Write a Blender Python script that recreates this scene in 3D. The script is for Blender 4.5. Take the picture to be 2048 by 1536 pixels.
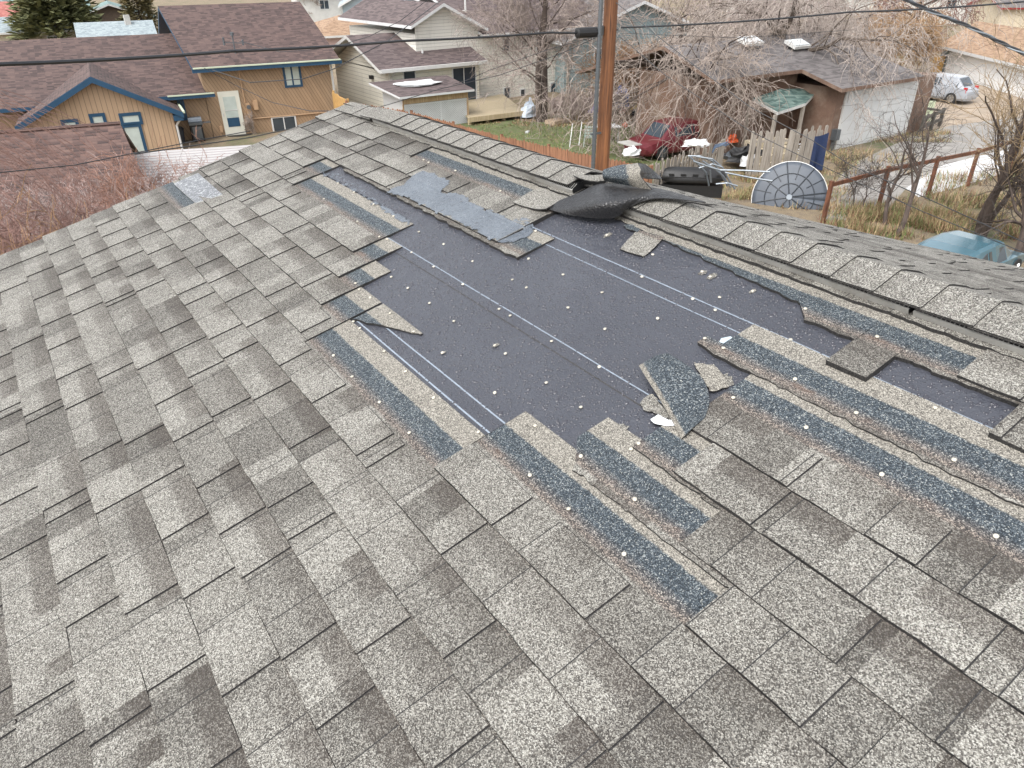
import bpy, math, random
import numpy as np
from mathutils import Matrix, Vector, noise

# ------------------------------------------------------------------ scene, camera, light
for o in list(bpy.data.objects): bpy.data.objects.remove(o)
S = bpy.context.scene
COL = S.collection
R = math.radians
H = 7.5                                   # eye height above the yards
CM = np.array([[0.82096668, -0.29682654, 0.48775785],
               [-0.5709251, -0.41533021, 0.70819866],
               [-0.00763158, -0.8598807, -0.51043798]])   # columns: right, down, forward
FPX = 1430.0
cam = bpy.data.cameras.new('camera'); cam_o = bpy.data.objects.new('camera', cam); COL.objects.link(cam_o)
cam.sensor_width = 36; cam.lens = FPX / 2048 * 36; cam.clip_start = .05; cam.clip_end = 5000
cam_o.matrix_world = Matrix([[CM[0, 0], -CM[0, 1], -CM[0, 2], 0], [CM[1, 0], -CM[1, 1], -CM[1, 2], 0],
                             [CM[2, 0], -CM[2, 1], -CM[2, 2], H], [0, 0, 0, 1]])
S.camera = cam_o
S.render.resolution_x = 1024; S.render.resolution_y = 768

SUN_EL, SUN_ROT = 55, 252
W = bpy.data.worlds.new('World'); S.world = W; W.use_nodes = True
wn = W.node_tree; wn.nodes.clear()
sky = wn.nodes.new('ShaderNodeTexSky'); sky.sky_type = 'NISHITA'; sky.sun_disc = False
sky.sun_elevation = R(SUN_EL); sky.sun_rotation = R(SUN_ROT); sky.dust_density = 4; sky.air_density = 1.2; sky.ozone_density = .6
hs = wn.nodes.new('ShaderNodeHueSaturation'); hs.inputs['Saturation'].default_value = .22     # cloud cover greys the sky
bg = wn.nodes.new('ShaderNodeBackground'); bg.inputs['Strength'].default_value = .15
wo = wn.nodes.new('ShaderNodeOutputWorld')
wn.links.new(sky.outputs[0], hs.inputs['Color']); wn.links.new(hs.outputs[0], bg.inputs[0]); wn.links.new(bg.outputs[0], wo.inputs[0])
sl = bpy.data.lights.new('sun', 'SUN'); sl.energy = .5; sl.angle = R(40); sl.color = (1, .985, .96)
so = bpy.data.objects.new('sun', sl); COL.objects.link(so)
_sd = Vector((math.sin(R(SUN_ROT)) * math.cos(R(SUN_EL)), math.cos(R(SUN_ROT)) * math.cos(R(SUN_EL)), math.sin(R(SUN_EL))))
so.rotation_euler = (-_sd).to_track_quat('-Z', 'Y').to_euler()
S.view_settings.view_transform = 'Standard'; S.view_settings.look = 'None'; S.view_settings.gamma = 1
S.view_settings.exposure = 1.18
S.cycles.max_bounces = 6

# ------------------------------------------------------------------ picture rays -> real places
def ray(x, y):
    d = CM @ np.array([(x - 1024) / FPX, (y - 768) / FPX, 1.0]); return d / np.linalg.norm(d)
def at(x, y, z=0.0):
    d = ray(x, y); s = (z - H) / d[2]; return np.array([0, 0, H]) + s * d
def dist_at(x, y, D):                       # at horizontal distance D
    d = ray(x, y); s = D / math.hypot(d[0], d[1]); return np.array([0, 0, H]) + s * d
class Frame:                                # a building's own axes: e1 along its front, e2 away from the eye
    def __init__(s, ox, oy, deg):
        a = R(deg); s.o = np.array([ox, oy, 0.]); s.e1 = np.array([math.cos(a), math.sin(a), 0]); s.e2 = np.array([-math.sin(a), math.cos(a), 0])
    def P(s, a, b, z): return s.o + s.e1 * a + s.e2 * b + np.array([0, 0, z])
    def hit(s, x, y, off=0.):               # pixel on the plane e2 = off  ->  (a, z)
        d = ray(x, y); c = np.array([0, 0, H]); t = (off - (c - s.o) @ s.e2) / (d @ s.e2); p = c + t * d
        return (p - s.o) @ s.e1, p[2]
    def hit1(s, x, y, off=0.):              # pixel on the plane e1 = off  ->  (b, z)
        d = ray(x, y); c = np.array([0, 0, H]); t = (off - (c - s.o) @ s.e1) / (d @ s.e1); p = c + t * d
        return (p - s.o) @ s.e2, p[2]

COS = {n: [(math.cos(2 * math.pi * j / n), math.sin(2 * math.pi * j / n)) for j in range(n)] for n in (3, 4, 5, 7)}
# ------------------------------------------------------------------ mesh building
class MB:
    def __init__(s): s.v = []; s.f = []; s.m = []; s.uv = {}; s.col = {}
    def face(s, pts, m=0, uv=None, col=None):
        i = len(s.v); s.v.extend([tuple(map(float, p)) for p in pts]); s.f.append(tuple(range(i, i + len(pts)))); s.m.append(m)
        if uv is not None: s.uv[len(s.f) - 1] = uv
        if col is not None: s.col[len(s.f) - 1] = col
    def box(s, c, sz, fr=None, m=0, rz=0, M3=None):
        hx, hy, hz = sz[0] / 2, sz[1] / 2, sz[2] / 2
        if M3 is None:
            a = R(rz); M3 = np.array([[math.cos(a), -math.sin(a), 0], [math.sin(a), math.cos(a), 0], [0, 0, 1]])
            if fr is not None: M3 = np.stack([fr.e1, fr.e2, [0, 0, 1]], 1) @ M3
        c = np.array(c, float)
        P = [c + M3 @ np.array([x * hx, y * hy, z * hz]) for z in (-1, 1) for x, y in ((-1, -1), (1, -1), (1, 1), (-1, 1))]
        i = len(s.v); s.v.extend([tuple(p) for p in P])
        for q in ((3, 2, 1, 0), (4, 5, 6, 7), (0, 1, 5, 4), (1, 2, 6, 5), (2, 3, 7, 6), (3, 0, 4, 7)):
            s.f.append(tuple(i + k for k in q)); s.m.append(m)
    def fbox(s, fr, a0, a1, b0, b1, z0, z1, m=0):
        s.box(fr.P((a0 + a1) / 2, (b0 + b1) / 2, (z0 + z1) / 2), (abs(a1 - a0), abs(b1 - b0), abs(z1 - z0)), fr, m)
    def bar(s, p, q, w, h=None, m=0, up=(0, 0, 1)):
        p = np.array(p, float); q = np.array(q, float); d = q - p; L = np.linalg.norm(d); d /= L; up = np.array(up, float)
        if abs(d @ up) > .98: up = np.array([1., 0, 0])
        x = np.cross(up, d); x /= np.linalg.norm(x); z = np.cross(d, x)
        s.box((p + q) / 2, (w, L, h or w), M3=np.stack([x, d, z], 1), m=m)
    def tube(s, pts, rad, n=6, m=0, cap=True):
        pts = [np.array(p, float) for p in pts]
        if not hasattr(rad, '__len__'): rad = [rad] * len(pts)
        i0 = len(s.v); ref = None
        for k, p in enumerate(pts):
            d = pts[min(k + 1, len(pts) - 1)] - pts[max(k - 1, 0)]; d = d / (np.linalg.norm(d) + 1e-12)
            if ref is None or abs(ref @ d) > .95:
                ref = np.array([0, 0, 1.]) if abs(d[2]) < .9 else np.array([1., 0, 0])
            x = np.cross(ref, d); x /= np.linalg.norm(x); y = np.cross(d, x)
            for j in range(n):
                a = 2 * math.pi * j / n; q = p + rad[k] * (math.cos(a) * x + math.sin(a) * y); s.v.append((q[0], q[1], q[2]))
            ref = y
        for k in range(len(pts) - 1):
            for j in range(n):
                a = i0 + k * n + j; b = i0 + k * n + (j + 1) % n; s.f.append((a, b, b + n, a + n)); s.m.append(m)
        if cap:
            s.f.append(tuple(i0 + j for j in range(n - 1, -1, -1))); s.m.append(m)
            s.f.append(tuple(i0 + (len(pts) - 1) * n + j for j in range(n))); s.m.append(m)
    def twig(s, pts, rad, n=3, m=0):
        d0, d1, d2 = (pts[-1][k] - pts[0][k] for k in range(3)); L = math.sqrt(d0 * d0 + d1 * d1 + d2 * d2) + 1e-9
        if abs(d2) < .9 * L: x = (-d1, d0, 0.)
        else: x = (0., -d2, d1)
        l = math.sqrt(x[0] ** 2 + x[1] ** 2 + x[2] ** 2) + 1e-12; x = (x[0] / l, x[1] / l, x[2] / l)
        y = ((d1 * x[2] - d2 * x[1]) / L, (d2 * x[0] - d0 * x[2]) / L, (d0 * x[1] - d1 * x[0]) / L); i0 = len(s.v)
        for p, r in zip(pts, rad):
            for j in range(n):
                ca, sa = COS[n][j]; s.v.append((p[0] + r * (ca * x[0] + sa * y[0]), p[1] + r * (ca * x[1] + sa * y[1]), p[2] + r * (ca * x[2] + sa * y[2])))
        for k in range(len(pts) - 1):
            for j in range(n): a = i0 + k * n + j; b = i0 + k * n + (j + 1) % n; s.f.append((a, b, b + n, a + n)); s.m.append(m)
    def grid(s, rows, m=0, thick=0.0, m2=None):      # rows of points -> sheet, optional thickness along its normal
        nr, nc = len(rows), len(rows[0]); A = np.array(rows, float)
        if thick:
            du = np.gradient(A, axis=1); dv = np.gradient(A, axis=0); N = np.cross(du, dv); N /= np.linalg.norm(N, axis=2)[..., None] + 1e-12
            Bk = A - N * thick
        i0 = len(s.v); s.v.extend([tuple(p) for p in A.reshape(-1, 3)])
        for r in range(nr - 1):
            for c in range(nc - 1):
                a = i0 + r * nc + c; s.f.append((a, a + 1, a + nc + 1, a + nc)); s.m.append(m)
        if thick:
            j0 = len(s.v); s.v.extend([tuple(p) for p in Bk.reshape(-1, 3)]); mm = m if m2 is None else m2
            for r in range(nr - 1):
                for c in range(nc - 1):
                    a = j0 + r * nc + c; s.f.append((a, a + nc, a + nc + 1, a + 1)); s.m.append(mm)
            edge = [r * nc for r in range(nr)] + [(nr - 1) * nc + c for c in range(1, nc)] + [r * nc + nc - 1 for r in range(nr - 2, -1, -1)] + [c for c in range(nc - 2, 0, -1)]
            for k in range(len(edge)):
                a, b = edge[k], edge[(k + 1) % len(edge)]; s.f.append((i0 + a, i0 + b, j0 + b, j0 + a)); s.m.append(mm)
    def prism(s, poly, z0, z1, m=0):                 # poly in plan
        n = len(poly); i = len(s.v)
        s.v.extend([(p[0], p[1], z0) for p in poly]); s.v.extend([(p[0], p[1], z1) for p in poly])
        s.f.append(tuple(i + k for k in range(n - 1, -1, -1))); s.m.append(m); s.f.append(tuple(i + n + k for k in range(n))); s.m.append(m)
        for k in range(n):
            a, b = i + k, i + (k + 1) % n; s.f.append((a, b, b + n, a + n)); s.m.append(m)
    def build(s, name, mats, parent=None, smooth=False, loc=None):
        if not isinstance(mats, (list, tuple)): mats = [mats]
        V = np.array(s.v, float); off = np.zeros(3)
        if parent is not None: off = np.array(wloc(parent))
        elif loc is not None: off = np.array(loc, float)
        elif len(V): off = np.array([V[:, 0].mean(), V[:, 1].mean(), V[:, 2].min()])
        me = bpy.data.meshes.new(name); me.from_pydata((V - off).tolist(), [], s.f)
        for m in mats: me.materials.append(m)
        me.polygons.foreach_set('material_index', s.m)
        if smooth: me.polygons.foreach_set('use_smooth', [True] * len(s.f))
        # uv in metres: u level, v up the face
        nl = len(me.loops); vi = np.zeros(nl, int); me.loops.foreach_get('vertex_index', vi)
        lt = np.zeros(len(s.f), int); me.polygons.foreach_get('loop_total', lt)
        N = np.zeros(len(s.f) * 3); me.polygons.foreach_get('normal', N); N = N.reshape(-1, 3)
        U = np.stack([-N[:, 1], N[:, 0], np.zeros(len(N))], 1); ln = np.linalg.norm(U, axis=1); flat = ln < 1e-3
        U[flat] = (1, 0, 0); ln[flat] = 1; U /= ln[:, None]; Vv = np.cross(N, U)
        U = np.repeat(U, lt, 0); Vv = np.repeat(Vv, lt, 0); P = V[vi]
        uv = np.stack([(P * U).sum(1), (P * Vv).sum(1)], 1)
        ls = np.concatenate([[0], np.cumsum(lt)])
        for k, q in s.uv.items():
            uv[ls[k]:ls[k + 1]] = q
        ul = me.uv_layers.new(name='UVMap'); ul.data.foreach_set('uv', uv.astype(np.float32).ravel())
        if s.col:
            c = np.ones((nl, 4), np.float32)
            for k, q in s.col.items(): c[ls[k]:ls[k + 1], :3] = q
            ca = me.color_attributes.new('tone', 'FLOAT_COLOR', 'CORNER'); ca.data.foreach_set('color', c.ravel())
        me.validate()
        o = bpy.data.objects.new(name, me); COL.objects.link(o)
        if parent is not None: o.parent = parent
        else: o.location = off
        return o
def wloc(o):
    l = Vector(o.location); p = o.parent
    while p is not None: l = l + Vector(p.location); p = p.parent
    return l
def tag(o, label=None, cat=None, group=None, kind=None):
    if label: o['label'] = label
    if cat: o['category'] = cat
    if group: o['group'] = group
    if kind: o['kind'] = kind
    return o
def thing(name, loc, label, cat, group=None):
    o = bpy.data.objects.new(name, None); o.empty_display_size = .2; COL.objects.link(o); o.location = tuple(map(float, loc)); return tag(o, label, cat, group)
def dup_part(o, parent, loc=None):
    c = o.copy(); COL.objects.link(c); c.parent = parent
    if loc is not None: c.location = loc
    return c

# ------------------------------------------------------------------ materials
class NT:
    def __init__(s, name):
        s.mat = bpy.data.materials.new(name); s.mat.use_nodes = True; s.t = s.mat.node_tree; s.t.nodes.clear()
        s.out = s.n('OutputMaterial'); s.b = s.n('BsdfPrincipled'); s.l(s.b.outputs[0], s.out.inputs[0])
    def n(s, typ, **kw):
        nd = s.t.nodes.new('ShaderNode' + typ)
        for k, v in kw.items(): setattr(nd, k, v)
        return nd
    def l(s, a, b): s.t.links.new(a, b)
    def val(s, nd, key, v):
        if hasattr(v, 'is_linked') or isinstance(v, bpy.types.NodeSocket): s.l(v, nd.inputs[key])
        elif v is not None: nd.inputs[key].default_value = v
    def math(s, op, a, b=None, c=None, clamp=False):
        nd = s.n('Math', operation=op, use_clamp=clamp)
        for i, v in enumerate((a, b, c)):
            if v is not None: s.val(nd, i, v)
        return nd.outputs[0]
    def mix(s, f, a, b, typ='MIX'):
        nd = s.n('MixRGB', blend_type=typ); s.val(nd, 0, f)
        for i, v in ((1, a), (2, b)): s.val(nd, i, v if not isinstance(v, tuple) or len(v) == 4 else v + (1,))
        return nd.outputs[0]
    def ramp(s, f, stops, interp='LINEAR'):
        nd = s.n('ValToRGB'); cr = nd.color_ramp; cr.interpolation = interp
        while len(cr.elements) < len(stops): cr.elements.new(.5)
        for e, (p, c) in zip(cr.elements, stops):
            e.position = p; e.color = (c, c, c, 1) if not isinstance(c, tuple) else tuple(c) + (1,)
        s.val(nd, 0, f); return nd.outputs[0]
    def noise(s, scale, vec=None, detail=3, rough=.55, dist=0):
        nd = s.n('TexNoise'); nd.inputs['Scale'].default_value = scale; nd.inputs['Detail'].default_value = detail
        nd.inputs['Roughness'].default_value = rough; nd.inputs['Distortion'].default_value = dist
        if vec is not None: s.l(vec, nd.inputs['Vector'])
        return nd.outputs['Fac']
    def vor(s, scale, vec=None, out='Color', feature='F1'):
        nd = s.n('TexVoronoi', feature=feature); nd.inputs['Scale'].default_value = scale
        if vec is not None: s.l(vec, nd.inputs['Vector'])
        return nd.outputs[out]
    def geo(s): return s.n('NewGeometry').outputs['Position']
    def uv(s): return s.n('UVMap').outputs[0]
    def bump(s, h, strength=.3, dist=.01):
        nd = s.n('Bump'); nd.inputs['Strength'].default_value = strength; nd.inputs['Distance'].default_value = dist
        s.l(h, nd.inputs['Height']); s.l(nd.outputs[0], s.b.inputs['Normal'])
    def set(s, col=None, rough=None, metal=None, spec=None):
        if col is not None: s.val(s.b, 'Base Color', col if not isinstance(col, tuple) or len(col) == 4 else col + (1,))
        if rough is not None: s.val(s.b, 'Roughness', rough)
        if metal is not None: s.b.inputs['Metallic'].default_value = metal
        if spec is not None: s.b.inputs['Specular IOR Level'].default_value = spec
        return s.mat
def sep(N, v):
    nd = N.n('SeparateXYZ'); N.l(v, nd.inputs[0]); return nd.outputs
_mc = {}
def plain(name, col, rough=.7, var=.25, scale=6., metal=0., bump=.0, bscale=60., dirt=None):
    """weathered single-colour surface: broad blotches plus fine grain"""
    if name in _mc: return _mc[name]
    N = NT(name); g = N.geo(); a = N.noise(scale, g, 5); b = N.noise(scale * 14, g, 2)
    f = N.math('MULTIPLY_ADD', a, .7, N.math('MULTIPLY', b, .3))
    c = N.mix(N.ramp(f, [(.3, 0.), (.7, 1.)]), tuple(x * (1 - var) for x in col), tuple(min(1, x * (1 + var)) for x in col))
    if dirt: c = N.mix(N.ramp(N.noise(scale * .6, g, 6, .7), [(.5, 0.), (.68, dirt[1])]), c, dirt[0])
    N.set(c, rough, metal)
    if bump: N.bump(N.noise(bscale, g, 3), bump, .01)
    _mc[name] = N.mat; return N.mat

def granule_mat(name, tones=True):
    N = NT(name); uv = N.uv(); s3 = sep(N, uv)
    vn = N.n('TexVoronoi'); vn.inputs['Scale'].default_value = 420; vn.inputs['Randomness'].default_value = 1; N.l(uv, vn.inputs['Vector'])
    r = sep(N, vn.outputs['Color'])[0]; g2 = sep(N, vn.outputs['Color'])[1]
    vn2 = N.n('TexVoronoi'); vn2.inputs['Scale'].default_value = 130; N.l(uv, vn2.inputs['Vector'])
    cl = sep(N, vn2.outputs['Color'])[2]
    ta = N.n('VertexColor', layer_name='tone'); tc = N.n('SeparateColor'); N.l(ta.outputs[0], tc.inputs[0])
    tone, band, nozone = tc.outputs
    lo = N.noise(9, uv, 4); 
    # s: distance up the shingle in exposures is kept in uv.y / 0.143
    s = N.math('DIVIDE', s3[1], .143)
    sn = N.math('ADD', s, N.math('MULTIPLY', N.math('SUBTRACT', N.noise(60, uv, 3), .5), .10))
    # amount of light granules
    sh = N.math('MULTIPLY', N.math('MULTIPLY', band, N.math('SUBTRACT', 1., nozone)), N.ramp(N.math('MULTIPLY', sn, .5), [(.24, 0.), (.30, .75), (.42, 1.), (.5, 1.)]))
    amt = N.math('SUBTRACT', N.math('ADD', tone, N.math('MULTIPLY', N.math('SUBTRACT', lo, .5), .35)), N.math('MULTIPLY', sh, .42))
    rr = N.math('ADD', N.math('MULTIPLY', r, .92), N.math('MULTIPLY', cl, .08))
    x = N.math('ADD', rr, N.math('MULTIPLY', N.math('SUBTRACT', amt, .5), .55))
    gray = N.ramp(x, [(0, (.036, .034, .031)), (.2, (.070, .066, .061)), (.38, (.130, .124, .112)), (.56, (.212, .204, .182)), (.74, (.31, .30, .268)), (.95, (.46, .45, .41))])
    tint = N.mix(N.math('MULTIPLY', g2, .22), gray, N.mix(.5, gray, (.28, .23, .17)))
    exposed = N.mix(N.math('MULTIPLY', sh, .25), tint, N.mix(.5, tint, (.10, .07, .055)))
    # headlap zones printed on every shingle
    brown = N.ramp(N.math('ADD', rr, -.12), [(0, (.03, .028, .028)), (.35, (.10, .085, .075)), (.65, (.24, .20, .17)), (.9, (.5, .44, .37))])
    blue = N.ramp(rr, [(0, (.014, .018, .022)), (.5, (.036, .047, .058)), (.72, (.075, .095, .113)), (.88, (.19, .215, .225)), (.99, (.42, .43, .40))])
    beige = N.ramp(rr, [(0, (.06, .055, .05)), (.3, (.15, .139, .120)), (.6, (.26, .242, .208)), (.9, (.44, .415, .36))])
    hs_ = N.math('ADD', N.math('MULTIPLY', N.math('MULTIPLY', sn, 1 / 2.3), N.math('SUBTRACT', 1., nozone)), N.math('MULTIPLY', N.math('ADD', band, N.math('MULTIPLY', N.math('SUBTRACT', N.noise(60, uv, 3), .5), .04)), nozone))
    c = N.mix(N.ramp(hs_, [(.97 / 2.3, 0.), (1.04 / 2.3, 1.)]), exposed, brown)
    c = N.mix(N.ramp(hs_, [(1.06 / 2.3, 0.), (1.32 / 2.3, 1.)]), c, blue)
    c = N.mix(N.ramp(hs_, [(1.70 / 2.3, 0.), (1.74 / 2.3, 1.)]), c, beige)
    # rusty sealant streak near the nail line
    rs = N.math('MULTIPLY', N.ramp(hs_, [(1.06 / 2.3, 0.), (1.13 / 2.3, 1.), (1.17 / 2.3, 1.), (1.24 / 2.3, 0.)]), N.ramp(N.noise(7, uv, 2), [(.54, 0.), (.68, .32)]))
    c = N.mix(rs, c, (.22, .13, .085))
    N.set(c, N.ramp(r, [(0, .8), (1, .5)]), 0, .35)
    N.bump(N.math('ADD', vn.outputs['Distance'], N.math('MULTIPLY', r, .004)), .55, .006)
    return N.mat

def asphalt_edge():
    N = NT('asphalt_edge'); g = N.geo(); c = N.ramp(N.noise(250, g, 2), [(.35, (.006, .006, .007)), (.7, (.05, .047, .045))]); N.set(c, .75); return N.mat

# small, far shingle roofs
def roof_mat(name, c1, c2, c3, expo=.145, tab=.30, wet=.75):
    N = NT(name); uv = N.uv()
    bt = N.n('TexBrick'); N.l(uv, bt.inputs['Vector']); bt.offset = .37; bt.offset_frequency = 1; bt.squash = .6; bt.squash_frequency = 3
    for k, v in (('Scale', 1.), ('Brick Width', tab), ('Row Height', expo), ('Mortar Size', .012), ('Mortar Smooth', .3), ('Bias', 0.)): bt.inputs[k].default_value = v
    bt.inputs['Color1'].default_value = (0, 0, 0, 1); bt.inputs['Color2'].default_value = (1, 1, 1, 1); bt.inputs['Mortar'].default_value = (.5, .5, .5, 1)
    k = N.math('ADD', N.math('MULTIPLY', sep(N, bt.outputs['Color'])[0], .5), N.math('ADD', .1, N.math('MULTIPLY', N.noise(.8, uv, 5), .4)))
    c = N.ramp(k, [(.15, c1), (.5, c2), (.95, c3)])
    # each course's butt-edge shadow, painted as a dark line of differing strength
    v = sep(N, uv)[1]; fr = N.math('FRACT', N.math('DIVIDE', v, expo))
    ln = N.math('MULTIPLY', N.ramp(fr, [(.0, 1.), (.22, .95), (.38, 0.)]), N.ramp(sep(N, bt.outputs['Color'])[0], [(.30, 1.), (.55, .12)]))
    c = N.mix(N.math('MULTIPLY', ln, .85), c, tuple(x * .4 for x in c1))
    gr = N.noise(90, uv, 2); c = N.mix(.25, c, N.ramp(gr, [(.3, 0.), (.7, 1.)]), 'OVERLAY')
    N.set(c, wet); N.bump(fr, .6, .02); return N.mat
def lap_mat(name, col, pitch=.2, vert=False, dark=.35, diag=0., var=.08, knots=False, rough=.6):
    N = NT(name); uv = N.uv(); s = sep(N, uv)
    v = N.math('ADD', s[0] if vert else s[1], N.math('MULTIPLY', s[1] if vert else s[0], diag))
    q = N.math('DIVIDE', v, pitch); fr = N.math('FRACT', q); idn = N.math('FLOOR', q)
    wnz = N.n('TexWhiteNoise', noise_dimensions='1D'); N.l(idn, wnz.inputs['W'])
    a = N.math('ADD', N.math('MULTIPLY', wnz.outputs['Value'], .6), N.math('MULTIPLY', N.noise(2.5, uv, 5), .4))
    c = N.mix(a, tuple(x * (1 - var) for x in col), tuple(min(1, x * (1 + var)) for x in col))
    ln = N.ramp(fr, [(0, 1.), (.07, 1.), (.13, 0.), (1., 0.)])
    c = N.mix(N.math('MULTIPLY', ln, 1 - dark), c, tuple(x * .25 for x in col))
    if knots: c = N.mix(N.ramp(N.noise(14, uv, 4, .7), [(.6, 0.), (.72, .5)]), c, tuple(x * .5 for x in col))
    st = N.n('Mapping'); st.inputs['Scale'].default_value = (3., .35, 1) if True else (1, 1, 1); N.l(uv, st.inputs[0])
    c = N.mix(N.ramp(N.noise(1.2, st.outputs[0], 5, .7), [(.52, 0.), (.75, .28)]), c, tuple(x * .45 for x in col))
    N.set(c, rough); N.bump(fr, .5, .015); return N.mat
def wood_mat(name, c1, c2, rough=.75, grain=(22., 22., 1.2)):
    N = NT(name); mp = N.n('Mapping'); mp.inputs['Scale'].default_value = grain; N.l(N.geo(), mp.inputs[0])
    a = N.noise(1, mp.outputs[0], 6, .65, .6); b = N.noise(1.1, N.geo(), 4)
    c = N.mix(N.ramp(N.math('MULTIPLY_ADD', a, .75, N.math('MULTIPLY', b, .25)), [(.35, 0.), (.65, 1.)]), c1, c2)
    c = N.mix(N.ramp(a, [(.3, .8), (.38, 0.)]), c, tuple(x * .3 for x in c1)); N.set(c, rough); N.bump(a, .4, .01); return N.mat
def glass_mat(name, col=(.03, .04, .05), rough=.08):
    N = NT(name); N.set(N.mix(N.noise(1.5, N.geo(), 2), col, tuple(x * 1.8 for x in col)), rough, 0, .8); return N.mat
def paint_mat(name, col, rough=.25):
    N = NT(name); g = N.geo(); c = N.mix(N.ramp(N.noise(5, g, 5, .7), [(.45, 0.), (.8, .35)]), col, tuple(x * .6 + .05 for x in col)); N.set(c, rough)
    N.b.inputs['Coat Weight'].default_value = .6; N.b.inputs['Coat Roughness'].default_value = .1; return N.mat

MG = granule_mat('roof_granules'); ME = asphalt_edge()
def underlay_mat():
    N = NT('wet_underlayment'); g = N.geo(); n1 = N.noise(3, g, 4); n2 = N.noise(160, g, 3)
    c = N.mix(n1, (.034, .036, .046), (.056, .060, .074)); N.set(c, N.ramp(N.noise(25, g, 4), [(.35, .25), (.7, .42)]), 0, .75)
    hh = N.math('ADD', N.math('MULTIPLY', N.noise(7, g, 2), 1.5), N.math('ADD', N.math('MULTIPLY', n2, .12), N.math('MULTIPLY', N.noise(55, g, 2), .35)))
    bd = N.ramp(N.vor(150, g, 'Distance'), [(.0, 1.), (.32, 0.)]); hh = N.math('ADD', hh, N.math('MULTIPLY', N.math('MULTIPLY', bd, N.ramp(N.noise(70, g, 2), [(.45, 0.), (.6, 1.)])), .35))
    N.bump(hh, .8, .014); return N.mat
M_UL = underlay_mat()
M_LINE = plain('printed_line', (.24, .28, .33), .4, .15, 40)
def water_mat():
    N = NT('water_drop'); N.set((.045, .045, .056), .05, 0, .7); return N.mat
M_DROP = water_mat()
M_NAIL = plain('nail_plate', (.60, .56, .47), .35, .2, 300, .35)
M_BLACKBACK = NT('asphalt_underside'); 
def _bb():
    N = M_BLACKBACK; g = N.geo(); N.set(N.ramp(N.noise(120, g, 3), [(.3, (.010, .010, .011)), (.7, (.028, .028, .030))]), N.ramp(N.noise(30, g, 3), [(.4, .28), (.65, .55)]), 0, .6)
    N.bump(N.vor(110, g, 'Distance'), .45, .008); return N.mat
M_BLACKBACK = _bb()
def tar_mat():
    N = NT('wet_sealant'); g = N.geo(); w = N.noise(48, g, 4, .6, 1.2)
    N.set(N.mix(N.noise(8, g, 3), (.06, .072, .09), (.16, .185, .215)), N.ramp(w, [(.35, .22), (.7, .42)]), 0, .9); N.bump(w, .8, .012)
    return N.mat
M_TAR = tar_mat()
M_VENT = plain('painted_vent_metal', (.38, .375, .355), .45, .15, 12, .2, dirt=((.2, .18, .15), .5))
M_BLACK = plain('black_plastic', (.015, .015, .016), .5, .3, 20)
M_TRIM = plain('white_trim', (.60, .60, .58), .5, .1, 3)
# ------------------------------------------------------------------ the storm damaged roof we stand over
TP = math.tan(R(15.3)); CP = math.cos(R(15.3)); SP = math.sin(R(15.3)); Z0 = H - 1.4464976
XR = 2.10                                         # ridge line
EX = .13793                                       # plan distance between courses
YL, YN = 5.03, -1.6                               # rake end, near end
def XK(k): return -.2291 + EX * k
def near_p(X, Y, lift=0.): return np.array([X - SP * lift, Y, Z0 + TP * X + CP * lift])
def sag(Xp, Y):                                   # the far slope has settled towards its far corner
    g = .062 - .026 * (Y - 1.6) if Y < 3.4 else .015 - .06 * (Y - 3.4)
    return -max(-.12, min(.13, g)) * max(0., (Xp - XR) / 2.7)
def near_p(X, Y, lift=0.): return np.array([X - SP * lift, Y, Z0 + TP * X + CP * lift])
def sag(Xp, Y):                                   # the far slope has settled towards its far corner
    return .15 * max(0., min(1.4, (Y - 1.2) / 2.6)) * max(0., (Xp - XR) / 2.6)
def far_p(X, Y, lift=0.):
    Xp = 2 * XR - X; return np.array([Xp + SP * lift, Y, Z0 + TP * X + CP * lift - sag(Xp, Y)])
def on_roof(px, py, lift=0.):                     # picture point -> (X, Y) on the near slope
    d = ray(px, py); s = (Z0 + lift / CP - H) / (d[2] - TP * d[0]); return s * d[0], s * d[1]
def roof_k(px, py, lift=.004):
    X, Y = on_roof(px, py, lift); return (X + .2291) / EX, Y
def lift_s(s): return .0190 - .0055 * s

HOUSE = thing('house', (0, 0, 0), 'house whose grey asphalt shingle roof fills the foreground, storm damaged down to black underlayment', 'house')

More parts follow.
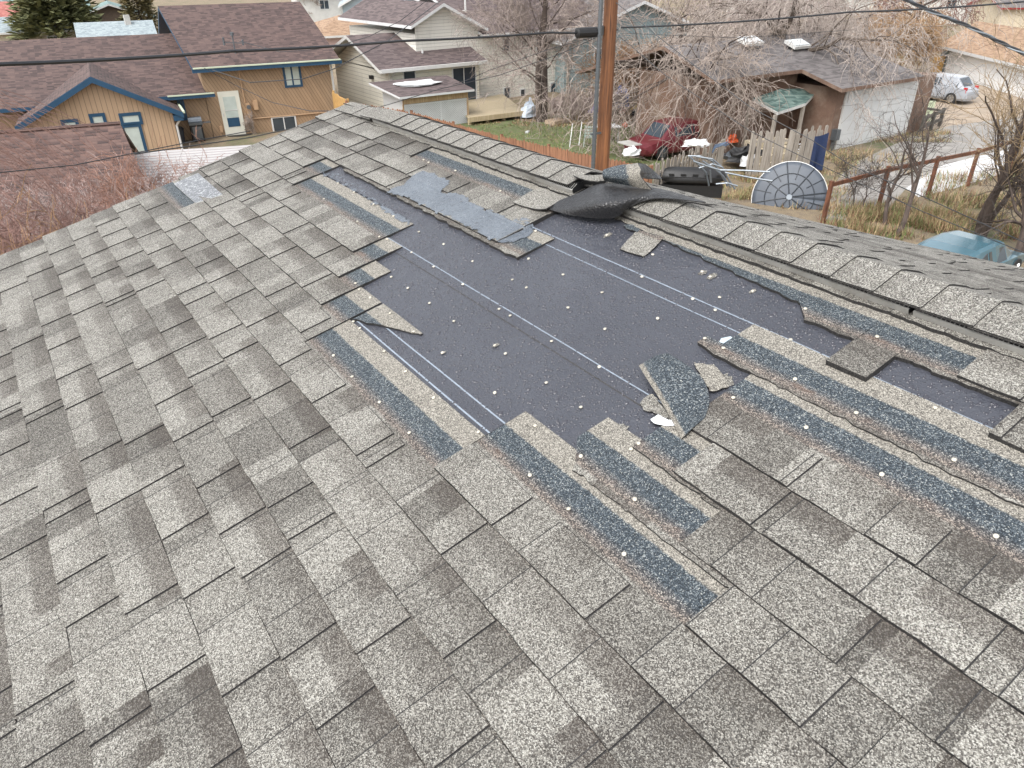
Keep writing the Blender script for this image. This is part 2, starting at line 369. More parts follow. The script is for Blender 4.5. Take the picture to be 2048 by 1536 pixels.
# what is left of each course: (Y from, Y to, lower edge from, lower edge to, top) with s in exposures
J = 1
COVER = {
 7: [(4.43, 2.42, 0, 0, 2.25, 0), (2.404, 2.085, 1.3, 2.2, 2.25, J), (1.45, YN, 0, 0, 2.25, 0)],
 8: [(YL, 2.61, 0, 0, 2.25, 0), (1.245, 1.157, 1.45, .9, 2.25, J), (1.157, .64, .86, .90, 2.25, J), (.64, YN, 0, 0, 2.25, 0)],
 9: [(YL, 2.75, 0, 0, 2.2, 0), (1.10, .79, 1.0, .92, 2.0, J), (.79, YN, 0, 0, 2.2, 0)],
 10: [(YL, 2.90, 0, 0, 2.2, 0), (.95, YN, 0, 0, 2.2, 0)],
 11: [(YL, 4.0, 0, 0, 2.2, 0), (1.06, YN, 0, 0, 2.2, 0)],
 12: [(YL, 4.2, 0, 0, 2.2, 0), (3.9, 2.195, .86, .84, 2.15, J), (1.276, 1.212, 1.0, .93, 1.3, J), (1.212, YN, .92, .90, 2.22, J)],
 13: [(YL, 2.365, 0, 0, 1.4, 0)],
 14: [(YL, 2.36, 0, 0, 2.1, 0), (2.10, 1.17, 1.86, 1.35, 2.1, J), (1.17, 1.10, 1.3, .95, 2.1, J), (1.10, .932, .91, .91, 2.1, J), (.932, .812, 0, 0, 2.1, 0), (.812, .50, .90, .95, 2.1, J), (.50, YN, 0, 0, 2.1, 0)],
 15: [(YL, 3.62, 0, 0, 1.2, 0), (.655, YN, 0, 0, 1.2, 0)],
 16: [(YL, 2.40, -.02, -.02, .17, J), (2.09, YN, -.02, -.02, .17, J)],
}
def cover(k, Y):
    for (a, b, s0, s1, top, jag) in COVER.get(k, [(YL, YN, 0, 0, 2.25, 0)] if k < 16 else []):
        if b <= Y < a + 1e-9:
            t = (a - Y) / (a - b); return s0 + (s1 - s0) * t, top, jag
    return None
def surf_lift(k, Y):                              # height of the topmost layer at course coordinate k
    best = 0.0
    for kk in range(int(math.floor(k)), int(math.floor(k)) - 3, -1):
        c = cover(kk, Y)
        if c and c[0] <= k - kk <= c[1]: best = max(best, lift_s(k - kk) + (.003 if k - kk < 1 else 0))
    return best

def courses(mb, k0, k1, PF, seed, coarse=.03, covf=cover, flip=False):
    rng = random.Random(seed)
    for k in range(k0, k1):
        # tooth pattern and tone patches along this course
        Y = YL + .0; teeth = []; raised = rng.random() < .5
        while Y > YN - .5:
            w = rng.uniform(.11, .27) if raised else rng.uniform(.03, .20)
            if rng.random() < .12: w = rng.uniform(.02, .035)
            teeth.append((Y, Y - w, raised)); Y -= w; raised = not raised
            if rng.random() < .28: raised = True
        Y = YL; tones = []; last = .5
        while Y > YN - .5:
            w = rng.choice([.07, .1, .13, .16, .22, .3]) * rng.uniform(.8, 1.2)
            t = rng.choices([.60, .50, .36, .16], [.36, .27, .21, .16])[0] + rng.uniform(-.03, .03)
            bnd = rng.choices([0, .5, 1.], [.30, .35, .35])[0]
            tones.append((Y, Y - w, t, bnd)); Y -= w
        cuts = sorted(set([round(YL - i * coarse, 4) for i in range(int((YL - YN) / coarse) + 2)] + [round(t[0], 4) for t in teeth] + [round(t[0], 4) for t in tones] +
                          [round(q, 4) for c in COVER.get(k, []) for q in c[:2]]), reverse=True)
        cuts = [c for c in cuts if YN <= c <= YL]
        ti = 0; ci = 0; prev = None; skew = rng.uniform(-.004, .004)
        def wob(Yv, amp=.0016): return amp * noise.noise(Vector((Yv * 14, k * 3.7, seed))) * 2
        def und(Yv): return .0022 * noise.noise(Vector((Yv * 4.5, k * .9, 5.5))) + .0012 * noise.noise(Vector((Yv * 17, k * 2.1, 9.5)))
        for a, b in zip(cuts[:-1], cuts[1:]):
            if a - b < .0015: continue
            mid = (a + b) / 2
            while teeth[ti][1] > mid: ti += 1
            while tones[ci][1] > mid: ci += 1
            cv = covf(k, mid)
            if cv is None: prev = None; continue
            s_a = covf(k, a - 1e-4) or cv; s_b = covf(k, b + 1e-4) or cv
            jag = cv[2]
            def edge(Yv, s):
                e = wob(Yv) / .143
                if jag: e += .05 * noise.noise(Vector((Yv * 40, k * 5.1, 2.2))) + .05 * noise.noise(Vector((Yv * 110, k * 9.1, 7.2)))
                return s + e
            sa, sb = edge(a, s_a[0]), edge(b, s_b[0]); top = cv[1]
            full = cv[0] < .3; te = .985 if (covf(k + 1, mid) or (9,))[0] < .3 else .90
            rz = .0044 if (teeth[ti][2] and full) else 0.
            if jag: rz = 0.
            col = (tones[ci][2] - (.10 if not teeth[ti][2] else 0), tones[ci][3], 0)
            def pt(s, Yv, dl=0.): return PF(XK(k + s), Yv + skew * s, lift_s(s) + und(Yv) + dl)
            def quad(s0a, s0b, s1, d0, d1, m=0):
                P = [pt(s0a, a, d0), pt(s0b, b, d0), pt(s1, b, d1), pt(s1, a, d1)]
                uv = [(a + k * 1.31, s0a * .143), (b + k * 1.31, s0b * .143), (b + k * 1.31, s1 * .143), (a + k * 1.31, s1 * .143)]
                if flip: P.reverse(); uv.reverse()
                mb.face(P, m, uv, col)
            def side(P, m=1):
                if flip: P = P[::-1]
                mb.face(P, m, None, col)
            if full:
                quad(sa, sb, te, rz, rz); 
                if rz:
                    side([pt(te, a, rz), pt(te, b, rz), pt(te, b, 0), pt(te, a, 0)])
                    if te < .95: quad(te, te, te + .022, .0004, .0004, 1)  # dark strip drawn in for the shadow past the tooth's upper edge
                quad(te, te, top, 0, 0)
            else: quad(sa, sb, top, 0, 0)
            dn = lambda s: -(lift_s(s)) + .0006
            side([pt(sb, b, rz), pt(sa, a, rz), pt(sa, a, dn(sa)), pt(sb, b, dn(sb))])
            side([pt(top, a, 0), pt(top, b, 0), pt(top, b, dn(top)), pt(top, a, dn(top))])
            # end walls
            nxt = covf(k, b - 1e-4); prv = covf(k, a + 1e-4)
            if nxt is None or abs(nxt[0] - s_b[0]) > .15 or b <= YN + .001:
                side([pt(top, b, 0), pt(sb, b, rz), pt(sb, b, dn(sb)), pt(top, b, dn(top))])
            if prv is None or abs(prv[0] - s_a[0]) > .15:
                side([pt(sa, a, rz), pt(top, a, 0), pt(top, a, dn(top)), pt(sa, a, dn(sa))])
            if prev is not None and abs(prev[0] - rz) > 1e-5 and full:
                lo_, hi_ = min(prev[0], rz), max(prev[0], rz)
                g = .0015                         # open joint at each tooth
                side([pt(sa, a, hi_), pt(te, a, hi_), pt(te, a, lo_), pt(sa, a, lo_)] if prev[0] < rz else [pt(te, a, hi_), pt(sa, a, hi_), pt(sa, a, lo_), pt(te, a, lo_)])
            if full and abs(a - round(teeth[ti][0], 4)) < 1e-6 and a < YL - .01:
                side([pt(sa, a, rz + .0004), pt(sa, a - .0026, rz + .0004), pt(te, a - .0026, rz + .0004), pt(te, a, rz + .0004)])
            prev = (rz,)

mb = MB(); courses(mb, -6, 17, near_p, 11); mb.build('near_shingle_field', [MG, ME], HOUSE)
mb = MB(); courses(mb, -3, 16, far_p, 5, .12, lambda k, Y: (0, 2.25, 0), True); mb.build('far_shingle_field', [MG, ME], HOUSE)

# deck + underlayment sheets
mb = MB()
xs = np.linspace(XK(-7), XR, 24); mb.grid([[near_p(x, y, 0) for x in xs] for y in np.linspace(YN, YL, 30)], 0)
for x0, x1, l in ((XK(10.93), XR - .01, .0018),):
    mb.grid([[near_p(x0, y, l), near_p(x1, y, l)] for y in np.linspace(YN, YL - .01, 60)], 0)
    for ya, yb in zip(np.linspace(YN, YL - .01, 60)[:-1], np.linspace(YN, YL - .01, 60)[1:]):
        mb.face([near_p(x0, yb, l), near_p(x0, ya, l), near_p(x0 - .0035, ya, 0), near_p(x0 - .0035, yb, 0)], 2)
for k, w in ((8.35, .0055), (8.74, .005), (11.22, .0042), (13.82, .0040), (14.23, .0046)):
    ys = np.linspace(YN, YL - .02, 150)
    l = .0012 if k < 10.9 else .0030
    rows = [[near_p(XK(k) + dx + .0015 * noise.noise(Vector((y * 3, k, 0))), y, l) for dx in (0, w / 2, w)] for y in ys]
    mb.grid(rows, 1)
mb.build('underlayment', [M_UL, M_LINE, ME], HOUSE)
# walls, rake boards, soffit of the house below the roof
mb = MB(); wx0, wx1 = XK(-7) + .3, 2 * XR - XK(-2) - .35
for y, sgn in ((YL - .35, 1), (YN + .1, -1)):
    mb.prism([(wx0, y - .06), (wx1, y - .06), (wx1, y + .06), (wx0, y + .06)], 0, Z0 + TP * wx0 - .25)
    a = [(wx0, Z0 + TP * wx0 - .25), (wx1, Z0 + TP * wx0 - .25), (wx1, Z0 + TP * (2 * XR - wx1) - .25), (XR, Z0 + TP * XR - .12), (wx0, Z0 + TP * wx0 - .12)]
    mb.face([(x, y + .06, z) for x, z in a][::-1], 0); mb.face([(x, y - .06, z) for x, z in a], 0)
for x in (wx0, wx1): mb.prism([(x - .06, YN + .1), (x + .06, YN + .1), (x + .06, YL - .35), (x - .06, YL - .35)], 0, 5.0)
mb.build('wall', lap_mat('house_siding', (.45, .44, .40), .2), HOUSE)
mb = MB()
for PF, sg in ((near_p, 1), (far_p, -1)):
    ys = YL - .004
    kk = -6 if sg == 1 else -3
    P = [PF(XK(kk), ys, -.003), PF(XR, ys, -.003), PF(XR, ys, -.16), PF(XK(kk), ys, -.16)]
    for q in range(4): pass
    Q = [p - np.array([0, .02, 0]) for p in P]
    mb.face(P if sg < 0 else P[::-1]); mb.face(Q[::-1] if sg < 0 else Q)
    mb.face([P[2], P[3], Q[3], Q[2]]); mb.face([P[0], P[3], Q[3], Q[0]])
mb.build('rake_board', M_TRIM, HOUSE)
mb = MB(); xe = XK(-3)
rows = [[far_p(xe, y, l) for l in (-.004, -.02, -.14)] for y in np.linspace(YN, YL, 30)]; mb.grid(rows, 0); mb.build('eave_fascia', M_TRIM, HOUSE)
mb = MB(); mb.grid([[far_p(x, y, -.002) for x in np.linspace(XK(-3), XR, 12)] for y in np.linspace(YN, YL, 30)]); mb.build('far_roof_deck', ME, HOUSE)

# ---- ridge vent (shallow metal box with louvre slots) and cap shingles
VY = [(4.42, 2.405), (2.085, .885), (.872, -.36), (-.37, YN)]
for (ya, yb) in VY:
    mb = MB(); w = .100
    ys = np.linspace(yb, ya, max(2, int((ya - yb) / .15)))
    def cross(sgn, y):
        PF = near_p if sgn > 0 else far_p; wv = .002 * noise.noise(Vector((y * 2, 0, 3)))
        return [PF(XR - w - .002, y, .004), PF(XR - w - .008, y, .037 + wv), PF(XR - w - .003, y, .039 + wv)]
    for sgn in (1, -1):
        rows = [cross(sgn, y) for y in (ys if sgn > 0 else ys[::-1])]; mb.grid(rows, 0)
        # black louvred recess behind the lip
        PF = near_p if sgn > 0 else far_p
        rr_ = [[PF(XR - w - .003, y, .038), PF(XR - w + .000, y, .024), PF(XR - w + .022, y, .022), PF(XR - w + .026, y, .052)] for y in (ys if sgn > 0 else ys[::-1])]
        mb.grid(rr_, 1)
        n = int((ya - yb) / .0125)
        for i in range(n):
            y = yb + (i + .5) * .0125
            a = PF(XR - w - .003, y, .038); b = PF(XR - w + .027, y, .050); mb.bar(a, b, .0020, .003, 0)
    rows = [[near_p(XR - w + .026, y, .052), near_p(XR - .02, y, .050), np.array([XR, y, Z0 + TP * XR + .050]), far_p(XR - .02, y, .050), far_p(XR - w + .026, y, .052)] for y in ys]; mb.grid(rows, 1)
    for y in (ya, yb):
        mb.face([near_p(XR - w, y, .0), near_p(XR - w - .006, y, .036), near_p(XR - w + .026, y, .05), (XR, y, Z0 + TP * XR + .05), far_p(XR - w + .026, y, .05), far_p(XR - w - .006, y, .036), far_p(XR - w, y, 0)], 1)
    # notches of weathered filter sticking out below the lip
    rng = random.Random(int(ya * 100))
    y = ya - .1
    while y > yb:
        mb.box(near_p(XR - w - .008, y, .010), (.010, rng.uniform(.012, .03), .006), m=0); y -= .22
    mb.build('ridge_vent', [M_VENT, M_BLACK], HOUSE)
def cap_mesh(len_=.30, wid=.114, lift0=.066, lift1=.055, ny=7, seed=0):
    mb = MB(); rows = []; rows_uv = []
    secs = [(-1, wid), (-1, wid * .6), (-1, .018), (0, 0), (1, .018), (1, wid * .9), (1, wid * 1.75)]
    def P(sec, t, dl=0):
        sg, w = sec; y = len_ * t; lf = lift0 + (lift1 - lift0) * t + dl
        sk = .004 * noise.noise(Vector((w * 9 * sg, t, seed)))
        if sg == 0: return np.array([XR, y + sk, Z0 + TP * XR + lf + .001])
        PF = near_p if sg < 0 else far_p
        rd = -.003 if w > .03 else -.0008
        lf2 = lf + rd * (w / wid) - (max(0, w - wid) * .16 if sg > 0 else 0)
        X = XR - w; p = PF(X, y + sk, lf2)
        if sg > 0: p[2] += sag(2 * XR - X, y)
        return p
    tc = random.Random(seed + 77)
    tone = (tc.choice([.56, .5, .46, .54]), 0, 1)
    for j in range(ny - 1):
        t0, t1 = j / (ny - 1), (j + 1) / (ny - 1)
        for a, b in zip(secs[:-1], secs[1:]):
            ua, ub = a[0] * a[1] + seed * .7, b[0] * b[1] + seed * .7
            mb.face([P(a, t0), P(b, t0), P(b, t1), P(a, t1)], 0, [(ua, t0 * len_), (ub, t0 * len_), (ub, t1 * len_), (ua, t1 * len_)], tone)
    for a, b in zip(secs[:-1], secs[1:]): mb.face([P(b, 0), P(a, 0), P(a, 0, -.0075), P(b, 0, -.0075)], 1, None, tone)
    for j in range(ny - 1):
        t0, t1 = j / (ny - 1), (j + 1) / (ny - 1)
        mb.face([P(secs[0], t0), P(secs[0], t1), P(secs[0], t1, -.004), P(secs[0], t0, -.004)], 1, None, tone)
        mb.face([P(secs[-1], t1), P(secs[-1], t0), P(secs[-1], t0, -.004), P(secs[-1], t1, -.004)], 1, None, tone)
    return mb
protos = []
for sd in range(4):
    me_o = cap_mesh(seed=sd).build('ridge_cap', [MG, ME], HOUSE); protos.append(me_o)
y = YL - .32; i = 0; rng = random.Random(3)
flatlow = []
while y > YN:
    if not (2.02 < y + .14 < 2.50 and 2.02 < y < 2.36):
        if i < 4: o = protos[i]
        else: o = dup_part(protos[rng.randrange(4)], HOUSE)
        dz = 0 if y < 4.2 else -(min(1, (y - 4.2) / .3)) * .030
        o.location = (0, y, dz + rng.uniform(-.001, .001)); i += 1
    y -= .143
# ---- nails left standing
ZR = [(600, 500, 4.016, [(570, 390), (730, 520), (685, 825), (855, 985), (1080, 1195), (1440, 1470), (280, 865), (430, 1035), (650, 1240), (890, 1490), (430, 572), (487, 638), (868, 305), (735, 215), (1042, 425), (1238, 570), (1075, 130), (1310, 275), (1600, 470), (1690, 525), (1145, 822), (1565, 762), (1652, 828), (1567, 1145), (1980, 1062), (2023, 732), (1707, 235), (1820, 298), (1387, 87), (1837, 67), (897, 15), (1895, 1423), (920, 665), (480, 325), (455, 285)]),
      (600, 180, 4.016, [(1155, 1235), (957, 1138), (755, 1020), (597, 928), (440, 830), (312, 757), (200, 888), (470, 1075), (1255, 665), (1615, 830), (1040, 597), (1000, 577), (645, 1195), (705, 1205), (1897, 1142)]),
      (1000, 280, 4.016, [(508, 1077), (822, 1222), (548, 1345), (845, 1517), (1268, 1430), (1142, 1097), (1228, 918), (1550, 1272), (1730, 1362), (2030, 1210), (1765, 1262), (1625, 1055), (1690, 1095), (860, 760), (85, 1408)]),
      (1100, 600, 4.016, [(147, 58), (867, 145), (445, 232), (397, 532), (250, 857), (1330, 75), (1247, 330), (1397, 410), (1935, 315), (1970, 660), (1475, 810), (820, 765)]),
      (1538, 500, 4.016, [(293, 495), (175, 717), (867, 723), (700, 1330), (1333, 1277)]),
      (1000, 850, 4.016, [(658, 275), (250, 425), (560, 695), (1005, 1060), (1090, 622), (1120, 172), (1058, 207)]),
      (1536, 800, 2.479, [(190, 148), (920, 311), (563, 384), (1127, 690)])]
nails = []
for ox, oy, sc, L_ in ZR:
    for x, y in L_:
        k, Y = roof_k(ox + x / sc, oy + y / sc); X = XK(k)
        if all((X - a) ** 2 + (Y - b) ** 2 > .015 ** 2 for a, b, _ in nails): nails.append((X, Y, k))
def nail_mesh():
    mb = MB(); n = 12; r = .0056
    a = [np.array([r * math.cos(i * 2 * math.pi / n), r * math.sin(i * 2 * math.pi / n), 0]) for i in range(n)]
    for zz0, zz1, r0, r1 in ((0, .0022, 1, 1), (.0022, .0030, 1, .8)):
        for i in range(n):
            p, q = a[i], a[(i + 1) % n]; mb.face([p * r0 + (0, 0, zz0), q * r0 + (0, 0, zz0), q * r1 + (0, 0, zz1), p * r1 + (0, 0, zz1)])
    mb.face([p * .8 + np.array([0, 0, .003]) for p in a])
    mb.tube([(0, 0, 0), (0, 0, -.006)], .0018, 6); return mb
base = None; rng = random.Random(8)
for X, Y, k in nails[:100]:
    if base is None: base = nail_mesh().build('nail', M_NAIL, HOUSE); o = base
    else: o = dup_part(base, HOUSE)
    o.location = tuple(near_p(X, Y, surf_lift(k, Y) + rng.uniform(.0015, .004)))
    o.rotation_euler = (rng.uniform(-.2, .2), -R(15.3) + rng.uniform(-.2, .2), 0)

# ---- rain beads on the bare underlayment
def bare(k, Y):
    for kk in range(int(math.floor(k)), int(math.floor(k)) - 4, -1):
        c = cover(kk, Y)
        if c and c[0] - .05 <= k - kk <= c[1] + .03: return False
    return True
mb = MB(); rng = random.Random(21); n = 0
ring = [(math.cos(a), math.sin(a)) for a in [i * 2 * math.pi / 7 for i in range(7)]]
while n < 9500:
    k = rng.uniform(8.2, 15.6); Y = rng.uniform(.25, 4.1)
    if not bare(k, Y): continue
    big = max(0, 1.6 - Y) * .0016 + (.0006 if k > 13.5 else 0)
    r = min(.0075, (.0014 + rng.expovariate(1 / .0009)) + big * rng.random() ** 2)
    X = XK(k); l0 = .0002 if k < 10.93 else .002; st = rng.uniform(1, 1.7); n += 1; h = r * .55; rot = rng.uniform(-.5, .5)
    if r > .0045: h = r * .38
    i0 = len(mb.v); cr, sr = math.cos(rot), math.sin(rot)
    for fr_, hh in ((1, 0), (.78, .62)):
        for cx, cy in ring:
            wob = 1 + .25 * noise.noise(Vector((cx * 2 + n, cy * 2, 0)))
            ux, uy = cx * r * fr_ * st * wob, cy * r * fr_ * wob
            p = near_p(X + (ux * cr - uy * sr) * CP, Y + ux * sr + uy * cr, l0 + h * hh); mb.v.append(tuple(p))
    mb.v.append(tuple(near_p(X, Y, l0 + h)))
    for j in range(7):
        j2 = (j + 1) % 7; mb.f += [(i0 + j, i0 + j2, i0 + 7 + j2, i0 + 7 + j), (i0 + 7 + j, i0 + 7 + j2, i0 + 14)]; mb.m += [0, 0]
o = mb.build('rain_beads', M_DROP, HOUSE, smooth=True); o['kind'] = 'stuff'

# granule scabs still stuck round a few nails
rng = random.Random(4)
for px, py, rx, ry in ((1216, 470, .020, .012), (1406, 545, .016, .011), (1424, 552, .022, .013), (1506, 582, .013, .008), (887, 705, .010, .006), (992, 690, .012, .008), (1225, 870, .05, .030), (1445, 760, .03, .03)):
    k, Y = roof_k(px, py); X = XK(k); n = 22; mb = MB()
    pts = []
    for i in range(n):
        a = i * 2 * math.pi / n; w = 1 + .55 * noise.noise(Vector((math.cos(a) * 2.3 + px, math.sin(a) * 2.3, 0)))
        pts.append(near_p(X + rx * w * math.cos(a), Y + ry * w * math.sin(a), .0042))
    uv = [(p[1], .08 + (p[0] - X)) for p in pts]; mb.face(pts, 0, uv, (.42, 0, 0)); mb.build('granule_scab', [MG, ME], HOUSE)

# ---- blue-grey sealant smeared over the courses near the ridge
def img_poly_sheet(name, pts, lift, mats, parent, step=.012, thick=.003, m=0, smooth=True, edge_noise=.012, dz=None, seed=0):
    """raised sheet on the near slope whose outline follows the given picture points"""
    P = []
    for px, py in pts:
        k, Y = roof_k(px, py, .012); P.append((XK(k), Y))
    P = np.array(P); mb = MB()
    x0, y0 = P.min(0); x1, y1 = P.max(0); nx, ny = int((x1 - x0) / step) + 2, int((y1 - y0) / step) + 2
    def inside(x, y):
        x += edge_noise * noise.noise(Vector((x * 25, y * 25, seed))); y += edge_noise * noise.noise(Vector((x * 25, y * 25, seed + 9)))
        c = False; j = len(P) - 1
        for i in range(len(P)):
            if (P[i, 1] > y) != (P[j, 1] > y) and x < (P[j, 0] - P[i, 0]) * (y - P[i, 1]) / (P[j, 1] - P[i, 1]) + P[i, 0]: c = not c
            j = i
        return c
    G = {}
    def vid(i, j):
        if (i, j) not in G:
            x, y = x0 + i * step, y0 + j * step; k = (x + .2291) / EX
            l = max(surf_lift(k, y), surf_lift(k + .05, y), surf_lift(k - .05, y)) + lift
            G[(i, j)] = len(mb.v); mb.v.append(tuple(near_p(x, y, l + .0012 * noise.noise(Vector((x * 60, y * 60, 1))))))
        return G[(i, j)]
    for i in range(nx):
        for j in range(ny):
            if inside(x0 + (i + .5) * step, y0 + (j + .5) * step):
                mb.f.append((vid(i, j), vid(i + 1, j), vid(i + 1, j + 1), vid(i, j + 1))); mb.m.append(m)
    return mb.build(name, mats, parent, smooth=smooth)
img_poly_sheet('sealant_patch', [(775, 386), (812, 370), (826, 356), (850, 343), (905, 365), (885, 385), (935, 395), (948, 412), (968, 419), (1000, 430), (1023, 442), (1055, 440), (1071, 452), (1060, 470), (1030, 483), (1008, 486), (985, 482), (940, 458), (893, 435), (850, 415), (816, 398)], .0022, M_TAR, HOUSE, step=.006, edge_noise=.018)
img_poly_sheet('sealant_patch', [(640, 345), (668, 340), (720, 372), (760, 400), (800, 425), (830, 452), (800, 440), (745, 402), (690, 365)], .0016, M_TAR, HOUSE, step=.008, edge_noise=.03)

# ---- bent and blown shingles: bicubic sheets through real points in space
def sheet(ctrl, n=14, m_=12):
    A = np.array(ctrl, float); r, c, _ = A.shape
    def cat(Q, t):
        k = len(Q); x = t * (k - 1); i = min(int(x), k - 2); u = x - i
        p0, p1, p2, p3 = Q[max(i - 1, 0)], Q[i], Q[i + 1], Q[min(i + 2, k - 1)]
        return .5 * ((2 * p1) + (-p0 + p2) * u + (2 * p0 - 5 * p1 + 4 * p2 - p3) * u * u + (-p0 + 3 * p1 - 3 * p2 + p3) * u ** 3)
    rows = []
    for i in range(n):
        row = [cat(A[:, j], i / (n - 1)) for j in range(c)]; rows.append([cat(row, k / (m_ - 1)) for k in range(m_)])
    return rows
def rl(px, py, lift): X, Y = on_roof(px, py, lift); return near_p(X, Y, lift)
def sheet_obj(name, rows, mats, thick, label, cat, s_span=(0, .3), tone=.5, uvrot=False, parent=None, jag=.0):
    A = np.array(rows); nr, nc, _ = A.shape; mb = MB()
    if jag:
        for c in range(nc): 
            A[0, c] += (A[0, c] - A[1, c]) * jag * noise.noise(Vector((c * .9, 0, tone))); A[-1, c] += (A[-1, c] - A[-2, c]) * jag * noise.noise(Vector((c * .9, 5, tone)))
    du = np.gradient(A, axis=1); dv = np.gradient(A, axis=0); N = np.cross(du, dv); N /= np.linalg.norm(N, axis=2)[..., None] + 1e-12
    Bk = A - N * thick
    W_ = np.linalg.norm(np.diff(A, axis=1), axis=2).sum(1).mean(); V_ = np.linalg.norm(np.diff(A, axis=0), axis=2).sum(0).mean()
    def CL(r, c):
        q = (c / (nc - 1)) if uvrot else (r / (nr - 1)); return (tone, (s_span[0] + (s_span[1] - s_span[0]) * q) / .143 / 2.3, 1)
    def UV(r, c): return (c / (nc - 1) * W_ + tone * 7, r / (nr - 1) * V_)
    for r in range(nr - 1):
        for c in range(nc - 1):
            ids = ((r, c), (r, c + 1), (r + 1, c + 1), (r + 1, c))
            mb.face([A[i] for i in ids], 0, [UV(*i) for i in ids], [CL(*i) for i in ids])
            mb.face([Bk[i] for i in ids][::-1], 1, [UV(*i) for i in ids][::-1], (tone, 0, 1))
    e = [(r, 0) for r in range(nr)] + [(nr - 1, c) for c in range(1, nc)] + [(r, nc - 1) for r in range(nr - 2, -1, -1)] + [(0, c) for c in range(nc - 2, 0, -1)]
    for i in range(len(e)):
        a, b = e[i], e[(i + 1) % len(e)]; mb.face([A[a], A[b], Bk[b], Bk[a]], 2, None, (tone, 0, 0))
    o = mb.build(name, mats, parent, smooth=True)
    if label: tag(o, label, cat)
    return o
MFL = [MG, M_BLACKBACK, ME]; MFU = [MG, M_BLACKBACK, ME]; MFK = [M_BLACKBACK, MG, ME]
# black underside sheet twisting out of the ridge gap
def cz(px, py, dz): # point above the ridge plane level
    return at(px, py, Z0 + TP * XR + dz)
DA = lambda L_: [[dist_at(*q) for q in r] for r in L_]
ctrl = DA([[(1094, 417, 3.01), (1135, 429, 2.92), (1185, 436, 2.84), (1232, 435, 2.81), (1262, 412, 2.81), (1315, 396, 2.82), (1408, 404, 2.70)],
           [(1098, 415, 3.02), (1142, 414, 2.93), (1195, 404, 2.82), (1243, 399, 2.80), (1290, 390, 2.84), (1330, 388, 2.84), (1410, 404, 2.71)],
           [(1118, 401, 3.04), (1158, 385, 3.04), (1198, 368, 3.05), (1255, 368, 3.04), (1300, 374, 2.98), (1345, 383, 2.88), (1412, 404, 2.72)]])
sheet_obj('torn_cap_sheet', sheet(ctrl, 22, 36), MFK, .004, 'large torn sheet turned black wet underside up, sagging out of the ridge gap', 'torn shingle', tone=.5, jag=.25)
ctrl = DA([[(1209, 362, 3.05), (1243, 369, 3.0), (1275, 375, 2.96), (1306, 383, 2.92)],
           [(1206, 356, 3.01), (1238, 357, 2.97), (1268, 358, 2.95), (1282, 354, 2.93)],
           [(1205, 347, 3.01), (1235, 343, 2.99), (1265, 340, 2.97), (1281, 338, 2.96)],
           [(1207, 339, 3.05), (1235, 331, 3.04), (1262, 328, 3.03), (1276, 326, 3.03)],
           [(1212, 341, 3.11), (1240, 334, 3.11), (1266, 331, 3.11), (1288, 328, 3.11)]])
sheet_obj('curled_cap_shingle', sheet(ctrl, 20, 20), MFL, .0045, 'curled cap shingle rolled up on the ridge, blue-grey granules outside and black inside', 'torn shingle', s_span=(.185, .30), tone=.46, uvrot=True, jag=.1)
ctrl = DA([[(1279, 354, 2.96), (1292, 357, 3.02), (1308, 357, 3.08), (1324, 357, 3.10)], [(1282, 342, 2.98), (1293, 342, 3.05), (1306, 348, 3.10), (1322, 355, 3.12)], [(1276, 327, 3.03), (1289, 328, 3.08), (1304, 338, 3.12), (1320, 352, 3.14)]])
o = sheet_obj('curled_cap_end', sheet(ctrl, 10, 14), [M_BLACKBACK, M_BLACKBACK, ME], .004, 'pointed black inner end of the curled cap shingle sticking out to its right', 'torn shingle', tone=.46, jag=.2)
ctrl = DA([[(1162, 357, 3.10), (1185, 362, 3.07), (1212, 362, 3.06)], [(1150, 352, 3.14), (1180, 354, 3.12), (1208, 354, 3.10)], [(1147, 349, 3.18), (1176, 350, 3.16), (1206, 349, 3.14)]])
sheet_obj('torn_cap_strip', sheet(ctrl, 6, 10), MFL, .004, 'thin grey strip of cap shingle lifted left of the curled one on the ridge', 'torn shingle', s_span=(0, .1), tone=.5, jag=.8)
ctrl = DA([[(1240, 424, 2.85), (1262, 410, 2.86), (1300, 397, 2.92), (1345, 392, 2.92)], [(1238, 419, 2.87), (1260, 404, 2.88), (1296, 391, 2.94), (1350, 388, 2.94)]])
sheet_obj('torn_cap_strip', sheet(ctrl, 5, 16), MFL, .004, 'narrow granule strip along the right-hand lower edge of the black torn sheet', 'torn shingle', s_span=(.02, .12), tone=.52, jag=.4)
# light tab whose lower corner has lifted under the vent
ctrl = [[rl(1027, 403, .024), rl(1052, 411, .030), rl(1077, 416, .034), rl(1096, 415, .040)],
        [rl(1045, 392, .020), rl(1068, 399, .022), rl(1092, 405, .026), rl(1112, 406, .034)],
        [rl(1066, 380, .018), rl(1085, 387, .018), rl(1105, 395, .020), rl(1125, 398, .026)],
        [rl(1088, 376, .018), rl(1105, 382, .018), rl(1120, 388, .019), rl(1140, 393, .022)]]
sheet_obj('lifted_tab', sheet(ctrl, 14, 14), MFL, .0045, 'pale grey shingle tab with its lower edge lifted, left of the black torn sheet', 'torn shingle', s_span=(0, .135), tone=.6)
